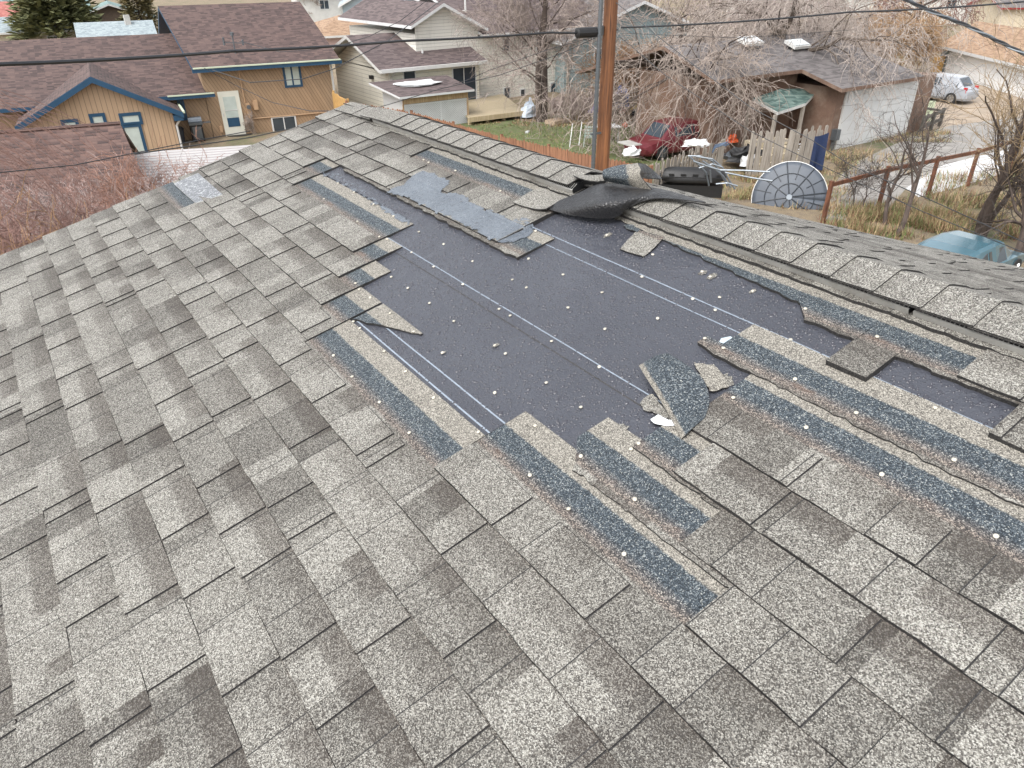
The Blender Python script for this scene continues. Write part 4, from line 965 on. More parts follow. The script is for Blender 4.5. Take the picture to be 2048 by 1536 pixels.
# ---- house C: tall ivory house behind, gable front
FC = Frame(24.0, 39.6, 1.5)
HC = thing('house', FC.P(5, 4, 0), 'tall two-storey ivory house behind the twin-trunked bare tree', 'house')
cA, zA_ = FC.hit(888, 6, -.5); cL, zL_ = FC.hit(822, 52, -.5); cR, zR_ = FC.hit(966, 69, -.5); half = (cR - cL) / 2
cRe = cA + (cA - cL) * 1.35; zRe = zA_ - (zA_ - zL_) * 1.35
mb = MB(); dpt = 9
slab(mb, [FC.P(cL, -.5, zL_), FC.P(cA, -.5, zA_), FC.P(cA, dpt, zA_), FC.P(cL, dpt, zL_)], .16); slab(mb, [FC.P(cA, -.5, zA_), FC.P(cRe, -.5, zRe), FC.P(cRe, dpt, zRe), FC.P(cA, dpt, zA_)], .16); part(mb, 'roof', [R_BR2, M_WHITE], HC)
mb = MB(); mb.face([FC.P(cL + .5, 0, -1), FC.P(cRe - .4, 0, -1), FC.P(cRe - .4, 0, zRe), FC.P(cA, 0, zA_ - .12), FC.P(cL + .5, 0, zL_ - .02)]); mb.fbox(FC, cL + .5, cRe - .4, .01, dpt - .5, -1, min(zL_, zRe) - .1); part(mb, 'wall', M_CREAM2, HC)
# long side wing with eave towards us
e0, ze0 = FC.hit(964, 68, -.45); e1_, ze1 = FC.hit(1200, 55, -.45); zE = (ze0 + ze1) / 2; aEnd = FC.hit(1205, 55, -.45)[0] + 1.2
t0, zt0 = FC.hit(915, -22, 5); mb = MB(); slab(mb, [FC.P(e0 + .1, -.45, zE), FC.P(aEnd, -.45, zE), FC.P(aEnd, 5, zE + 2.1), FC.P(e0 - .5, 5, zE + 2.1)], .16); slab(mb, [FC.P(e0 - .5, 5, zE + 2.1), FC.P(aEnd, 5, zE + 2.1), FC.P(aEnd, 10.5, zE), FC.P(e0, 10.5, zE)], .16); part(mb, 'roof', [R_BR2, M_WHITE], HC, 'eave-side roof over the long wall')
mb = MB(); mb.fbox(FC, e0 + .1, aEnd, -.58, -.453, zE - .12, zE + .02); part(mb, 'gutter', M_TRIM, HC)
mb = MB(); mb.fbox(FC, cRe - .38, aEnd - .4, -.02, 10, -1, zE - .13); part(mb, 'wall', M_CREAM2, HC)
a_, z_ = FC.hit(931, 22, 2.2); pipe_vent(FC.P(a_, 2.2, z_), .6, .06, HC, M_TRIM)
for r in ((1006, 76, 1019, 104), (1072, 74, 1086, 102), (1007, 175, 1020, 198), (1040, 178, 1050, 196)): window(FC, *r, -.02, HC, M_WHITE, M_GLASS, fw=.05)
window(FC, 1100, 165, 1135, 196, -.02, HC, M_WHITE, M_GLASS, mull=(.5,), fw=.07)
# balcony cluttered with blue tarp
mb = MB(); a0, zb3 = FC.hit(1134, 122, -1.2); a1, _ = FC.hit(1200, 122, -1.2); mb.fbox(FC, a0, a1, -1.3, -.04, zb3 - .12, zb3)
BK = tag(mb.build('balcony_floor', M_PLANKG, HC))
mb = MB()
for t in np.linspace(0, 1, 9): a = a0 + (a1 - a0) * t; mb.fbox(FC, a - .03, a + .03, -1.3, -1.24, zb3, zb3 + .9)
mb.fbox(FC, a0, a1, -1.31, -1.23, zb3 + .9, zb3 + .97)
for t in (0.02, .5, .97): a = a0 + (a1 - a0) * t; mb.fbox(FC, a - .07, a + .07, -1.3, -1.16, 0, zb3 - .12)
mb.build('balcony_rail', M_PLANKG, HC)
for t in (.15, .45, .8): window(FC, 0, 0, 0, 0, -.02, HC, M_WHITE, M_GLASS, fw=.08, rect=(a0 + (a1 - a0) * t - .3, zb3 + .1, a0 + (a1 - a0) * t + .3, zb3 + 1.7))
def crumple(name, c, sx, sy, sz, mat, label, cat, seed=0):
    mb = MB(); rows = []
    for i in range(9):
        row = []
        for j in range(12):
            a = j / 11 * 2 * math.pi; e = i / 8 * math.pi / 2; k = 1 + .55 * noise.noise(Vector((math.cos(a) * 1.7 + seed, math.sin(a) * 1.7, e * 2)))
            row.append(np.array(c) + [sx * k * math.cos(a) * math.cos(e), sy * k * math.sin(a) * math.cos(e), sz * k * math.sin(e)])
        rows.append(row)
    mb.grid(rows); return tag(mb.build(name, mat), label, cat)
crumple('tarp', FC.P(a0 + .7, -.7, zb3 + .5), .7, .4, .6, M_TARP, 'blue tarp bundled on the balcony railing of the ivory house', 'tarp', 1)

# ---- lattice shed
FS = Frame(17.2, 34.4, -1.5)
SH = thing('shed', FS.P(1.6, 1.2, 0), 'small white shed with diagonal lattice front and flat mauve shingle roof', 'shed')
s0, zs0 = FS.hit(799, 193, -.35); s1, zs1 = FS.hit(949, 180, -.35); zs = (zs0 + zs1) / 2; sb0, zsb = FS.hit(744, 176, 1.9)
sx0 = FS.hit(806, 205, 0)[0]; sx1 = FS.hit(935, 200, 0)[0]
mb = MB(); slab(mb, [FS.P(s0, -.35, zs), FS.P(s1, -.35, zs), FS.P(s1, 2.6, zs + .38), FS.P(s0 - .3, 2.6, zs + .38)], .1); part(mb, 'roof', [R_BR2, M_WHITE], SH)
mb = MB(); mb.fbox(FS, sx0, sx1, .04, 2.4, 0, zs - .08); part(mb, 'wall', M_WHITE, SH)
mb = MB(); mb.fbox(FS, sx0 - .02, sx1 + .02, -.03, .035, zs - .42, zs - .1); mb.fbox(FS, sx1 - .06, sx1 + .04, -.03, .036, 0, zs - .42); mb.fbox(FS, sx0 - .04, sx0 + .03, -.03, .036, 0, zs - .42); part(mb, 'header', wood_mat('raw_plywood', (.30, .18, .09), (.55, .42, .26)), SH)
mb = MB(); zl_ = zs - .44; W_ = sx1 - sx0 - .1; sp = .105
mb.fbox(FS, sx0 + .03, sx1 - .06, -.032, -.006, zl_ - .06, zl_); mb.fbox(FS, sx0 + W_ * .58, sx0 + W_ * .58 + .05, -.034, -.006, 0, zl_ - .06)
for dr in (1, -1):
    n0 = int(-zl_ / sp) - 1
    for i in range(n0, int((W_ + zl_) / sp) + 1):
        c_ = i * sp
        a_lo, a_hi = c_, c_ + dr * zl_
        if dr < 0: a_lo, a_hi = c_ + 0, c_ - zl_
        # clip
        t0_, t1_ = 0., 1.
        for lo_v in (0,):
            if a_lo < 0 and a_hi < 0 or a_lo > W_ and a_hi > W_: t1_ = -1
        if t1_ < 0: continue
        da = a_hi - a_lo
        for bound, sgn in ((0, 1), (W_, -1)):
            f0, f1 = sgn * (a_lo - bound), sgn * (a_hi - bound)
            if f0 < 0: t0_ = max(t0_, f0 / (f0 - f1))
            elif f1 < 0: t1_ = min(t1_, f0 / (f0 - f1))
        if t1_ - t0_ < .03: continue
        p = FS.P(sx0 + .03 + a_lo + da * t0_, -.012 - .008 * (dr > 0), (zl_ - .06) * t0_); q_ = FS.P(sx0 + .03 + a_lo + da * t1_, -.012 - .008 * (dr > 0), (zl_ - .06) * t1_)
        mb.bar(p, q_, .042, .006, up=tuple(FS.e2))
part(mb, 'lattice', M_WHITE, SH)
mb = MB(); mb.fbox(FS, sx0 + .03, sx1 - .06, .0365, .039, 0, zl_); part(mb, 'lattice_backing', plain('shade_cloth', (.20, .20, .20), .9), SH)
crumple('snow_patch', FS.P((s0 + s1) / 2 - .3, 1.6, zs + .22), 1.5, .8, .14, M_WHITE, 'white sheet crumpled on top of the lattice shed roof', 'sheet', 3).name = 'roof_sheet'
# ---- wooden deck of the ivory house
dk = [at(937, 236, .4), at(1050, 222, .4), at(1005, 188, .4), at(905, 205, .4)]
mb = MB(); P = [(p[0], p[1]) for p in dk]; mb.prism(P if np.cross(np.array(P[1]) - P[0], np.array(P[2]) - P[0]) > 0 else P[::-1], .33, .4)
DK = thing('deck', dk[0] * [1, 1, 0], 'low wooden deck between the lattice shed and the twin-trunked tree', 'deck')
part(mb, 'boards', lap_mat('deck_boards2', (.40, .33, .22), .14, False, .2), DK)
mb = MB(); mb.bar(dk[0] + [0, -.03, -.1], dk[1] + [0, -.03, -.1], .05, .24); part(mb, 'rim_joist', M_DECK, DK)
for t in (.05, .35, .65, .95): mb = MB(); p = dk[0] + (dk[1] - dk[0]) * t + [0, .2, 0]; mb.bar(p * [1, 1, 0], p + [0, 0, -.08], .14); part(mb, 'post', M_DECK, DK)

# ---- brown garage with the white sectional door, skylit roof behind
FI = Frame(31.1, 19.0, -1.0)
HI = thing('garage', FI.P(2.5, 3, 0), 'brown garage with a big white sectional door facing the gravel alley', 'garage')
i0_, z0_ = FI.hit(1672, 296, -.05); i1_, z1_ = FI.hit(1801, 270, -.05); _, zt_ = FI.hit(1760, 174, -.05); i1_ = FI.hit(1812, 250, -.05)[0]
dp = MB(); nP = 4
for k in range(nP):
    za, zb = zt_ * k / nP + .01, zt_ * (k + 1) / nP - .012; dp.fbox(FI, i0_, i1_, -.05, 0, za, zb)
    for j in range(8):
        u0 = i0_ + (i1_ - i0_) * (j + .1) / 8; u1 = i0_ + (i1_ - i0_) * (j + .9) / 8; dp.fbox(FI, u0, u1, -.058, -.051, za + .1, zb - .1)
dp.fbox(FI, i0_, i1_, -.03, .01, 0, zt_); dp.build('garage_door', M_WHITE, HI)
mb = MB(); mb.fbox(FI, i1_, i1_ + .13, -.07, .01, 0, zt_ + .1); mb.fbox(FI, i0_ - .1, i0_, -.07, .01, 0, zt_ + .1); mb.fbox(FI, i0_, i1_, -.07, .01, zt_ + .003, zt_ + .1); mb.build('door_frame', M_TRIM, HI)
ir = FI.hit(1840, 250, 0)[0] + .3; mb = MB(); mb.fbox(FI, i0_ - .6, ir, .015, 7, 0, 2.62); mb.build('wall', M_BROWNW, HI)
ix0, _ = FI.hit(1395, 120, 2.6); mb = MB(); mb.fbox(FI, ix0 + 1, i0_ - .62, 2.2, 7, 0, 3.1); mb.build('wall', M_BROWNW, HI)
iR, ziR = FI.hit(1858, 127, -.5); mb = MB(); zf = 2.72
slab(mb, [FI.P(i0_ - 1.2, -.5, zf), FI.P(iR, -.5, zf), FI.P(iR - .3, 5.2, zf + 1.5), FI.P(i0_ - 1.2, 5.2, zf + 1.5)], .15)
slab(mb, [FI.P(ix0, 1.6, zf + .55), FI.P(i0_ - 1.21, 1.6, zf + .55), FI.P(i0_ - 1.21, 5.2, zf + 1.5), FI.P(ix0 + .6, 5.2, zf + 1.5)], .15)
slab(mb, [FI.P(ix0 + .6, 5.2, zf + 1.5), FI.P(iR - .3, 5.2, zf + 1.5), FI.P(iR, 10.5, zf), FI.P(ix0, 10.5, zf)], .12)
mb.build('roof', [R_GREY, M_BROWNW], HI)
for (x, y, b_) in ((1595, 90, 3.6), (1500, 84, 4.2)):
    a_, z_ = FI.hit(x, y, b_); m_ = MB(); c_ = FI.P(a_, b_, z_ + .04); rx = R(20); e2s = FI.e2 * math.cos(rx) + np.array([0, 0, math.sin(rx)]); nn = np.cross(FI.e1, e2s)
    m_.box(c_, (1.15, .7, .12), M3=np.stack([FI.e1, e2s, nn], 1)); sk = m_.build('skylight', M_TRIM, HI)
    m_ = MB(); m_.box(c_ + nn * .09, (1.0, .56, .03), M3=np.stack([FI.e1, e2s, nn], 1)); m_.build('pane', plain('milky_acrylic', (.72, .76, .78), .2), sk)
# mossy green carport
cpt = [at(1505, 196, 2.3), at(1556, 224, 2.1), at(1612, 206, 2.15), at(1640, 176, 2.3), at(1560, 178, 2.55)]
CPt = thing('carport', cpt[0] * [1, 1, 0], 'low carport with mossy green shingles under the drooping twigs, left of the brown garage', 'carport')
mb = MB(); slab(mb, cpt, .12); mb.build('roof', [R_GREEN, M_TRIM], CPt)
for p in cpt[:4]: mb = MB(); q = p * [.995, 1.0, 1]; mb.bar(q * [1, 1, 0], q + [0, 0, -.1], .12); mb.build('post', M_PLANKG, CPt)

# ---- garage E, tan roof and white double door
b0, b1 = at(1891, 147), at(2047, 197); dr_ = (b1 - b0); angE = math.degrees(math.atan2(dr_[1], dr_[0]))
FE = Frame(b0[0], b0[1], angE)
HE = thing('garage', FE.P(4, 3, 0), 'grey garage with tan shingle hip roof and wide white door', 'garage')
za_ = FE.hit(1899, 101, 0)[1]; zb_ = FE.hit(2047, 119, 0)[1]; ztE = (za_ + zb_) / 2; aE1 = FE.hit(2047, 150, 0)[0] + 2.5
mb = MB(); mb.fbox(FE, 0, aE1, -.04, 0, 0, ztE)
for k in range(1, 5): mb.fbox(FE, 0, aE1, -.05, -.041, ztE * k / 5 - .02, ztE * k / 5 - .005)
mb.build('garage_door', plain('bright_white_door', (.82, .83, .83), .4, .04, 2), HE)
mb = MB(); mb.fbox(FE, -.2, 0, -.08, .01, 0, ztE + .15); mb.fbox(FE, 0, aE1 + .2, -.08, .01, ztE + .002, ztE + .15); mb.build('door_frame', M_WHITE, HE)
_, zeE = FE.hit(1876, 90, -.5); aEL = FE.hit(1876, 90, -.5)[0]; wallL = FE.hit(1880, 115, .02)[0]
mb = MB(); mb.fbox(FE, wallL, aE1 + 1, .015, 7, -.5, zeE - .05); mb.build('wall', plain('blue_grey_siding', (.19, .23, .25), .6, .1, 3), HE)
rA, rz_ = FE.hit(1955, 42, 3.6); slab_ = MB(); aE2 = aE1 + 1.5
slab(slab_, [FE.P(aEL, -.5, zeE), FE.P(aE2, -.5, zeE), FE.P(aE2, 3.6, rz_), FE.P(rA, 3.6, rz_)], .18); slab(slab_, [FE.P(aEL, -.5, zeE), FE.P(rA, 3.6, rz_), FE.P(aEL, 7.6, zeE)], .18); slab(slab_, [FE.P(rA, 3.6, rz_), FE.P(aE2, 3.6, rz_), FE.P(aE2, 7.6, zeE), FE.P(aEL, 7.6, zeE)], .18)
slab_.build('roof', [R_TAN, M_WHITE], HE)
mb = MB(); p = at(1878, 144); mb.box(p + [0, 0, .55], (1.2, .1, 1.1), rz=-50); tag(mb.build('board_fence', plain('new_cedar', (.50, .30, .11), .6), None), 'short bright cedar fence panel beside the grey garage', 'fence')

# ---- farther houses, one builder
def simple_house(px, py, z, ang, L, D, hw, hr, wall, roof, label, hip=False, chim=False, wins=3, barge=M_TRIM, gable_front=False, cat='house', name='house', pos=None):
    p = at(px, py, z) if pos is None else np.array(pos); fr = Frame(p[0], p[1], ang); zb = p[2] if z < 0 else 0
    t = thing(name, fr.P(0, D / 2, 0), label, cat); m_ = MB(); m_.fbox(fr, -L / 2, L / 2, 0, D, zb, hw)
    if gable_front:
        m_.face([fr.P(-L / 2, -.001, hw), fr.P(L / 2, -.001, hw), fr.P(0, -.001, hr - .1)]); m_.face([fr.P(L / 2, D, hw), fr.P(-L / 2, D, hw), fr.P(0, D, hr - .1)])
    elif not hip:
        m_.face([fr.P(L / 2, 0, hw), fr.P(L / 2, D, hw), fr.P(L / 2, D / 2, hr - .1)]); m_.face([fr.P(-L / 2, D, hw), fr.P(-L / 2, 0, hw), fr.P(-L / 2, D / 2, hr - .1)])
    m_.build('wall', wall, t); r_ = MB(); o = .5; e = hw - .1
    if gable_front:
        slab(r_, [fr.P(-L / 2 - o, -o, e), fr.P(0, -o, hr), fr.P(0, D + o, hr), fr.P(-L / 2 - o, D + o, e)], .18); slab(r_, [fr.P(0, -o, hr), fr.P(L / 2 + o, -o, e), fr.P(L / 2 + o, D + o, e), fr.P(0, D + o, hr)], .18)
    else:
        i = D * .45 if hip else -o
        slab(r_, [fr.P(-L / 2 - o, -o, e), fr.P(L / 2 + o, -o, e), fr.P(L / 2 - i, D / 2, hr), fr.P(-L / 2 + i, D / 2, hr)], .18); slab(r_, [fr.P(-L / 2 + i, D / 2, hr), fr.P(L / 2 - i, D / 2, hr), fr.P(L / 2 + o, D + o, e), fr.P(-L / 2 - o, D + o, e)], .18)
        if hip: slab(r_, [fr.P(-L / 2 - o, -o, e), fr.P(-L / 2 + i, D / 2, hr), fr.P(-L / 2 - o, D + o, e)], .18); slab(r_, [fr.P(L / 2 + o, D + o, e), fr.P(L / 2 - i, D / 2, hr), fr.P(L / 2 + o, -o, e)], .18)
    r_.build('roof', [roof, barge], t)
    for i in range(wins):
        a = -L / 2 + L * (i + .5) / wins; window(fr, 0, 0, 0, 0, 0, t, M_WHITE, M_GLASS, mull=(.5,), fw=.08, rect=(a - .6, hw - 1.7, a + .6, hw - .6))
    if chim: q = MB(); q.box(fr.P(L * .2, D / 2 - .6, hr + .1), (.5, .5, .9)); q.build('chimney', M_CONC, t)
    return t
M_METB = plain('pale_blue_metal', (.30, .37, .41), .35, .08, .5); M_METW = plain('pale_metal_roof', (.40, .46, .49), .3, .08, .4)
R_PALE = roof_mat('pale_blue_shingles', (.20, .24, .26), (.28, .33, .35), (.36, .41, .42)); R_RED = roof_mat('faded_red_shingles', (.25, .07, .06), (.36, .12, .10), (.45, .2, .17)); R_TEAL = roof_mat('teal_shingles', (.10, .17, .16), (.17, .25, .24), (.25, .34, .32))
M_STUC = plain('white_stucco', (.62, .61, .58), .8, .1, 2); M_PINK = plain('pink_stucco', (.50, .37, .34), .8, .1, 2); M_BRN = plain('dark_brown_board', (.10, .07, .05), .7); M_CRM = plain('cream_wall', (.52, .45, .34), .7)
simple_house(232, 62, 0, -8, 9, 9, 1.9, 3.5, M_BRN, R_TEAL, 'distant brown gabled house with teal roof between the two evergreens', gable_front=True, wins=0, pos=at(228, 52, 1.2))
simple_house(240, 78, 0, -8, 6, 6, 1.4, 2.6, M_METB, R_PALE, 'low house with pale blue-grey roof right behind the long brown roof', wins=0, chim=True, pos=at(235, 70, 1.6))
simple_house(40, 72, 0, -6, 11, 8, 1.6, 2.7, M_CRM, R_PALE, 'pale grey-roofed cream house at the left edge behind the long brown roof', wins=2, pos=at(45, 74, 1.0))
simple_house(25, 45, 0, -10, 10, 8, 2.4, 3.8, M_CRM, R_RED, 'faded red-roofed house at the far left edge', wins=2, pos=at(10, 52, 1.5))
simple_house(90, 40, 0, -8, 11, 8, 2.4, 3.8, M_CRM, R_TEAL, 'small grey-teal roofed house behind the larger evergreen', wins=2, pos=at(78, 42, 1.5))
simple_house(0, 20, 0, -10, 14, 9, 2.6, 4.2, M_STUC, R_GREY, 'distant white house with grey roof at the top left corner', wins=3, pos=at(10, 26, 1.0))
simple_house(655, 45, 0, -14, 6.5, 7, 4.0, 5.2, M_STUC, R_PALE, 'white stucco house with a wide window behind the cedar house ridge', wins=1, pos=at(655, 60, 0))
simple_house(735, 78, 0, -4, 11, 8, 1.7, 3.0, M_PINK, R_TAN, 'pink stucco house with tan hip roof behind the cream bungalow', hip=True, wins=0, pos=at(750, 80, 1.0))
simple_house(835, 66, 0, -28, 6, 8, 1.7, 2.8, M_PINK, R_TAN, 'pink gabled house end with a small louvre, left of the ivory gable', gable_front=True, wins=0, pos=at(800, 70, 1.0))
simple_house(760, 40, 0, -24, 9, 16, 3.2, 5.6, M_METB, M_METW, 'large blue-grey metal barn with pale metal roof', gable_front=True, wins=0, pos=at(768, 48, 1.2), cat='barn', name='barn')
simple_house(1290, 165, 0, -8, 11, 8, 3.2, 5.2, M_GREYS, R_GREY, 'grey-green house with white fascia gable behind the utility pole', gable_front=True, wins=2, barge=M_WHITE, pos=at(1268, 175, 0))
simple_house(1640, 8, 0, -20, 14, 8, 2.6, 4.4, M_STUC, R_GREY, 'grey-roofed house behind the tangled tree crown', wins=3, pos=at(1600, 30, .5))
simple_house(1965, 40, 0, -38, 16, 9, 3.4, 5.4, M_STUC, R_GREY, 'white house with a divided window at the top right', wins=2, pos=at(1960, 34, .8))
simple_house(2040, 40, 0, -38, 7, 7, 2.4, 3.6, M_CRM, R_GREY, 'beige house with dark red eave at the top right corner', wins=1, barge=plain('dark_red_trim', (.22, .02, .02), .5), pos=at(2060, 42, .9))
simple_house(1340, 0, 0, -10, 15, 9, 3.0, 4.6, M_CRM, R_TAN, 'distant tan-roofed house above the utility pole cable', wins=3, pos=at(1120, 6, 0))
simple_house(1760, 20, 0, -30, 12, 9, 2.6, 4.2, M_STUC, R_BR2, 'distant mauve-roofed house half hidden by twigs near the top right', wins=2, pos=at(1790, 22, .5))
rng = random.Random(12)
cols = ['white', 'cream', 'beige']; rc = ['grey', 'tan', 'teal', 'red', 'pale blue']; RM = [R_GREY, R_TAN, R_TEAL, R_RED, R_PALE]; WM = [M_STUC, M_CREAM, M_CRM]
row = 0
for (px, py) in ((330, -8), (420, -14), (520, -12), (650, -8), (180, -6), (60, -4), (760, -14), (980, -12), (1240, -14), (1450, -16), (1620, -14), (1900, -14)):
    w_, r_ = rng.randrange(3), rng.randrange(5)
    simple_house(0, 0, 0, rng.uniform(-40, 10), rng.uniform(9, 14), 8, 2.8, rng.uniform(4.2, 5), WM[w_], RM[r_], 'far %s house with %s roof, %s of the row on the horizon' % (cols[w_], rc[r_], ['first', 'second', 'third', 'fourth', 'fifth', 'sixth', 'seventh', 'eighth', 'ninth', 'tenth', 'eleventh', 'twelfth'][row]), wins=2, pos=at(px, py, 0)); row += 1
# ================================================================== fences, pole, wires
rng = random.Random(40)
def picket_row(pts, h, w, mat, name, label, gap=.01, dog=True, tilt=.0, hv=.03, base=0., cat='fence', rail=True, th=.02):
    pts = [np.array(p, float) for p in pts]; t = thing(name, (pts[0][0], pts[0][1], 0), label, cat); mb = MB(); rl_ = MB()
    for A_, B_ in zip(pts[:-1], pts[1:]):
        L_ = np.linalg.norm((B_ - A_)[:2]); d = (B_ - A_) / L_; n = int(L_ / (w + gap)); nrm = np.array([-d[1], d[0], 0])
        for i in range(n):
            c_ = A_ + d * (i + .5) * (w + gap); hh = h + rng.uniform(-hv, hv); tl = rng.uniform(-tilt, tilt); tl2 = rng.uniform(-tilt, tilt) * .5
            up = np.array([0, 0, 1.]) + d * tl + nrm * tl2; up /= np.linalg.norm(up); x = d; ww = w / 2; c0 = np.array([c_[0], c_[1], base])
            prof = [(-ww, 0), (ww, 0), (ww, hh - .06), (ww * .45, hh), (-ww * .45, hh), (-ww, hh - .06)] if dog else [(-ww, 0), (ww, 0), (ww, hh), (-ww, hh)]
            F = [c0 + x * a + up * b - nrm * th / 2 for a, b in prof]; K = [p + nrm * th for p in F]
            mb.face(F); mb.face(K[::-1])
            for q in range(len(F)): mb.face([F[q], K[q], K[(q + 1) % len(F)], F[(q + 1) % len(F)]][::-1])
        if rail:
            for z in (.35, h - .35): rl_.bar(np.array([A_[0], A_[1], base + z]) + nrm * .045, np.array([B_[0], B_[1], base + z]) + nrm * .045, .05, .08)
            k = max(1, int(L_ / 2.4))
            for i in range(k + 1): p = A_ + (B_ - A_) * i / k + nrm * .08; rl_.bar((p[0], p[1], base), (p[0], p[1], base + h + .04), .09)
    mb.build('pickets', mat, t)
    if rail: rl_.build('rail', mat, t)
    return t
picket_row([at(690, 203, 1.8), at(820, 223, 1.8), at(1000, 271, 1.8), at(1200, 314, 1.8), at(1300, 334, 1.8)], 1.8, .14, M_PLANKR, 'picket_fence', 'long reddish brown picket fence just beyond our far roof slope', gap=.012)
picket_row([at(664, 185, 1.75), at(692, 199, 1.8)], 1.8, .15, plain('new_cedar', (.5, .3, .11), .6), 'picket_fence', 'short newer orange cedar fence at the corner of the tan house', gap=.01)
picket_row([at(1296, 333, 1.6), at(1400, 300, 1.5), at(1450, 292, 1.4)], 1.6, .12, M_PLANKG, 'picket_fence', 'crooked weathered picket fence in front of the red car', gap=.03, tilt=.10, hv=.10)
picket_row([at(1315, 352, 1.0), at(1440, 303, 1.15)], 1.0, .10, M_PLANKG, 'picket_fence', 'second collapsed row of short grey pickets in front of the crooked fence', gap=.05, tilt=.25, hv=.10)
picket_row([at(1508, 268, 1.7), at(1592, 262, 1.75), at(1659, 246, 1.9)], 1.75, .13, M_PLANKG, 'picket_fence', 'tall grey dog-eared picket fence left of the white garage door', gap=.02, tilt=.05, hv=.12)
# rusty rail fence on the right
RFp = [at(1663, 365, 1.35), at(1777, 335, 1.35), at(1877, 315, 1.35), at(1958, 299, 1.35), at(2041, 275, 1.35), at(2130, 252, 1.35)]
RF = thing('rail_fence', (RFp[0][0], RFp[0][1], 0), 'rusty brown post and rail fence along the pale concrete drive', 'fence')
for p in RFp:
    q = MB(); tl = rng.uniform(-.03, .03); q.bar((p[0], p[1], 0), (p[0] + tl, p[1], 1.4), .11); q.build('post', M_RUST, RF)
q = MB()
for a, b in zip(RFp[:-1], RFp[1:]): q.bar(a + [0, 0, -.08], b + [0, 0, -.08], .06, .13)
q.build('rail', M_RUST, RF)

PX, PY = [v * 21.0 / math.hypot(*ray(1205, 316)[:2]) for v in ray(1205, 316)[:2]]
UP_ = thing('utility_pole', (PX, PY, 0), 'reddish brown wooden utility pole rising beyond the roof', 'pole')
q = MB(); q.tube([(PX, PY, z) for z in np.linspace(0, 10.5, 14)], [.205 - .0035 * i for i in range(14)], 18); q.build('shaft', M_POLE, UP_)
zat = dist_at(1212, 60, 21.0)[2]
q = MB(); q.box((PX - .24, PY + .05, zat), (.08, .1, .22)); q.box((PX + .21, PY - .05, zat), (.06, .06, .06)); q.build('bracket', M_GALV, UP_)
GPt = dist_at(1187, 310, 20.6); q = MB(); gx, gy = GPt[0], GPt[1]
q.tube([(gx, gy, z) for z in np.linspace(0, 10.5, 8)], .055, 10)
for z in np.arange(2, 10, .18): q.tube([(gx, gy, z), (gx, gy, z + .03)], .062, 8)
tag(q.build('steel_conduit', M_GALV), 'thin galvanised steel pipe standing left of the wooden utility pole', 'pipe')
q = MB(); c0 = dist_at(1186, 268, 20.6); q.box(c0 + [.1, 0, 0], (.35, .06, .05)); q.build('standoff', M_GALV, UP_)
M_CABLE = plain('black_cable', (.022, .024, .028), .45, .3, 8)
def cable(pts, r, label, sag_=0., name='overhead_cable', mat=None, twist=0., cat='cable', n=24):
    pts = [np.array(p, float) for p in pts]; out = []
    for a, b in zip(pts[:-1], pts[1:]):
        for i in range(n):
            t = i / n; p = a + (b - a) * t; p = p - [0, 0, sag_ * 4 * t * (1 - t)]; out.append(p)
    out.append(pts[-1]); mb = MB()
    if twist:
        d = out[-1] - out[0]; d /= np.linalg.norm(d); x = np.cross(d, [0, 0, 1]); x /= np.linalg.norm(x); y = np.cross(x, d)
        fine = []
        for a, b in zip(out[:-1], out[1:]):
            for i in range(4): fine.append(a + (b - a) * i / 4)
        for ph in (0, 2.1, 4.2): mb.tube([p + r * .95 * (math.cos(i * twist + ph) * x + math.sin(i * twist + ph) * y) for i, p in enumerate(fine)], r * .8, 5, m=0 if ph else 1)
        return tag(mb.build(name, [mat or M_CABLE, M_GALV]), label, cat)
    mb.tube(out, r, 6); return tag(mb.build(name, mat or M_CABLE), label, cat)
lP = dist_at(-40, 130, 10.5); pP = dist_at(1196, 63, 20.8); rP = dist_at(2120, -4, 26)
mids = [dist_at(460, 102.5, 13.5), dist_at(800, 82, 16.5)]
cable([lP, mids[0], mids[1], dist_at(1100, 65, 19.8), pP], .026, 'thick black overhead cable crossing in front of the tan house', .02)
cable([dist_at(1242, 55, 20.9), dist_at(1700, 24, 23.5), rP], .024, 'black overhead cable running right from the utility pole across the tree crown', .05)
sp0, sp1 = dist_at(1153, 66, 20.3), dist_at(1194, 64, 20.7)
q = MB(); q.tube([sp0, sp0 + (sp1 - sp0) * .04, sp1 - (sp1 - sp0) * .04, sp1], [.07, .125, .125, .07], 12); tag(q.build('cable_splice', M_BLACK), 'black cylindrical splice case hanging on the cable left of the pole', 'splice case')
for i, (a, b, lb) in enumerate(((dist_at(1193, 74, 20.6), dist_at(1090, 120, 20.2), 0), (dist_at(1190, 78, 20.6), dist_at(1030, 150, 21), 1))): pass
def wire_px(pts, r, label, **kw): return cable([dist_at(x, y, D) for x, y, D in pts], r, label, 0, n=6, **kw)
wire_px([(1190, 76, 20.6), (1120, 108, 20), (1000, 150, 18.5), (880, 178, 17), (700, 232, 14), (500, 275, 11), (270, 308, 9)], .008, 'thin drop wire descending left from the pole over the shed to the patio roof')
wire_px([(1195, 72, 20.6), (1100, 98, 20), (980, 140, 21), (940, 158, 22), (905, 170, 24)], .008, 'thin drop wire from the splice case to the cream bungalow')
wire_px([(900, -14, 30), (850, 25, 27), (775, 82, 24), (665, 139, 22), (605, 158, 21), (500, 165, 22), (425, 140, 27)], .012, 'slack service wire sagging across the brown roof to the cedar house')
wire_px([(870, -12, 40), (800, 42, 38), (740, 72, 36), (690, 88, 34), (620, 100, 33), (560, 104, 33), (478, 82, 36)], .014, 'grey wire from the roof antenna of the cedar house up to the right')
wire_px([(408, 136, 27), (470, 170, 27), (545, 205, 24), (620, 222, 20), (700, 222, 17)], .010, 'thin wire hanging along the cedar house wall')
